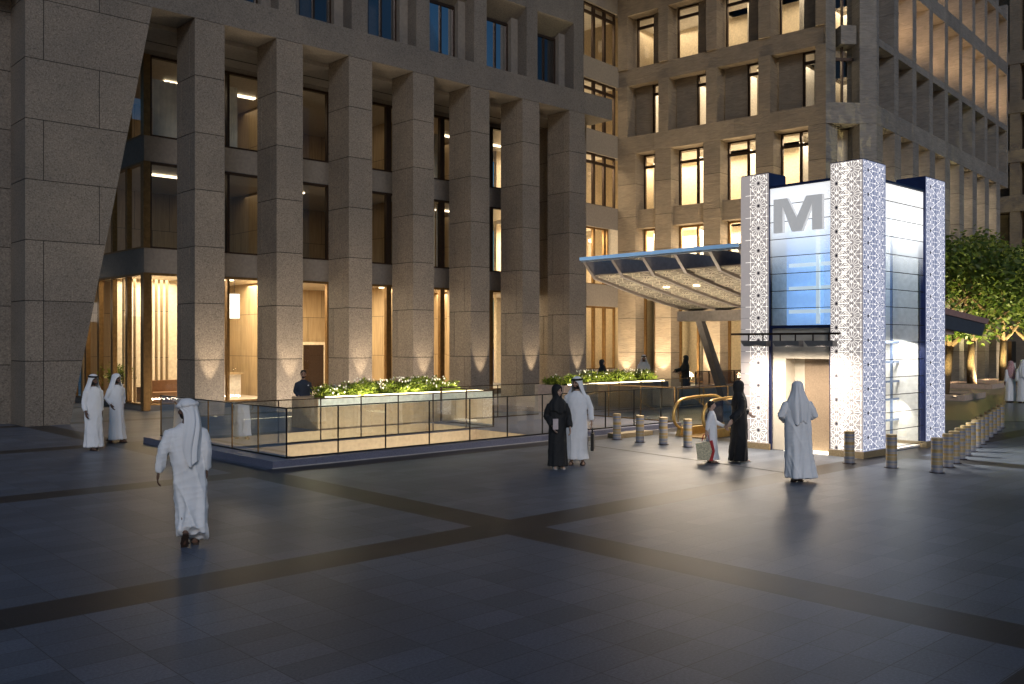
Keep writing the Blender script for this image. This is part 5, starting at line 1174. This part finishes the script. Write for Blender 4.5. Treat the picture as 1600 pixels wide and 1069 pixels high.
# facade floodlights standing on the terrace and the far pavement
def flood(p,aim,e,sz,label):
    t=thing('floodlight',label,'lamp',(p.x,p.y,p.z),0,'facade floodlights'); mb=MB(p); mb.box(p.x-.2,p.x+.2,p.y-.12,p.y+.12,p.z,p.z+.16); mb.build('housing',M_black,t)
    mb=MB(p); mb.box(p.x-.17,p.x+.17,p.y-.09,p.y+.09,p.z+.1605,p.z+.165); mb.build('lens',M_lampw,t)
    lamp('SPOT',(p.x,p.y,p.z+.25),e,(1,.76,.47),aim,spot_size=rad(140),spot_blend=1,shadow_soft_size=.25)
for i,y in enumerate((29.5,26.2,23.0,20.0)): flood(l2w(XA-3.3,y,.25),l2w(XA+.6,y,4.6),1300,.3,'facade floodlight behind the rear planter, %s from the inner corner'%['first','second','third','fourth'][i])
for i,x in enumerate((50,57,64,71)): flood(l2w(x,YB-2.4,.0),l2w(x,YB+.6,3.5),700,.3,'facade floodlight on the far pavement, %s from the lift tower'%['first','second','third','fourth'][i])
# stair openings, lit from below
for p in (PIT1,PIT2): area(((p[0]+p[1])/2,p[2]+.25,-.9),((p[0]+p[1])/2,p[3],-.1),6,.25,85,(1,.95,.8))
# tower
area((21.5,10.35,5.6),(21.5,10.6,0),1.5,.3,35,(.9,.95,1)); area((21.4,10.0,2.55),(21.4,10.6,.2),1.8,.25,55,(1,.93,.82)); area((21.4,10.0,1.0),(21.4,10.6,.4),1.8,.2,22,(1,.9,.74))
lamp('SPOT',(21.3,TY+.3,2.3),950,(1,.87,.7),(21.9,TY-3.5,0),spot_size=rad(110),spot_blend=.8,shadow_soft_size=.25)  # added spot, sends light out through the glass onto the pavement
for y in (12.0,11.17,10.36): lamp('SPOT',(18.62,y,2.4),200,(1,.86,.7),(18.6,y-.1,0),spot_size=rad(168),spot_blend=1,shadow_soft_size=.1)
# canopy downlights
for y in (15.0,16.4,17.8): lamp('SPOT',(22.6,y,zlow(22.6)-.02),700,(1,.84,.66),(20.6,y,0),spot_size=rad(130),spot_blend=.7,shadow_soft_size=.5)
for i,(x,y,z) in enumerate(((21.3,17.5,PH),(21.3,19.3,PH),(22.2,14.0,0.),(24.6,16.4,0.))):  # added uplights that brighten the canopy soffit
    uplight(x,y,'added ground uplight under the canopy, %s'%['beside the front balustrade','beside the rear stair opening','beside the escalator','behind the escalator'][i],'added uplights under the canopy',260,z,125,(x+.8,y,5),(1,.84,.62))
# small lamps in the deep window recesses of the long facade
for k in range(NB):
    x0=47.1+PB*k+.35; x1=47.1+PB*(k+1)-.3
    for zz,e in ((18.9,170),(22.4,70)):
        mb=MB(OB); bx(mb,'B',x0+.1,x0+.25,.95,1.1,zz,zz+.1); mb.build('recess_light',M_lampw,RB)
        p=l2w(x0+.3,YB+.85,zz+.12); q=l2w(x1,YB+.7,zz+1.6); lamp('SPOT',p,e,(1,.62,.32),q,spot_size=rad(150),spot_blend=1,shadow_soft_size=.08)
# trees lit from their pits
for (px,py,lb_) in ((1519,605,'tree uplight in the pit right of the lift tower'),(1568,600,'tree uplight in the pit behind the two men'),(1606,598,'tree uplight under the rightmost tree'),(1472,622,'tree uplight in the pit beside the right lattice pillar')):
    p=gr(px,py)
    uplight(p.x-1.6,p.y-1.2,lb_,'tree uplights',2300,.16,115,(p.x-.5,p.y-.4,6),(1,.88,.45))
S.view_settings.view_transform='Standard'; S.view_settings.look='None'; S.view_settings.exposure=.4; S.view_settings.gamma=1
S.render.engine='CYCLES'; c=S.cycles; c.use_denoising=True; c.max_bounces=8; c.transparent_max_bounces=24; c.diffuse_bounces=3; c.glossy_bounces=4; c.sample_clamp_indirect=4; c.caustics_reflective=False; c.caustics_refractive=False
try: c.denoiser='OPENIMAGEDENOISE'
except Exception: pass
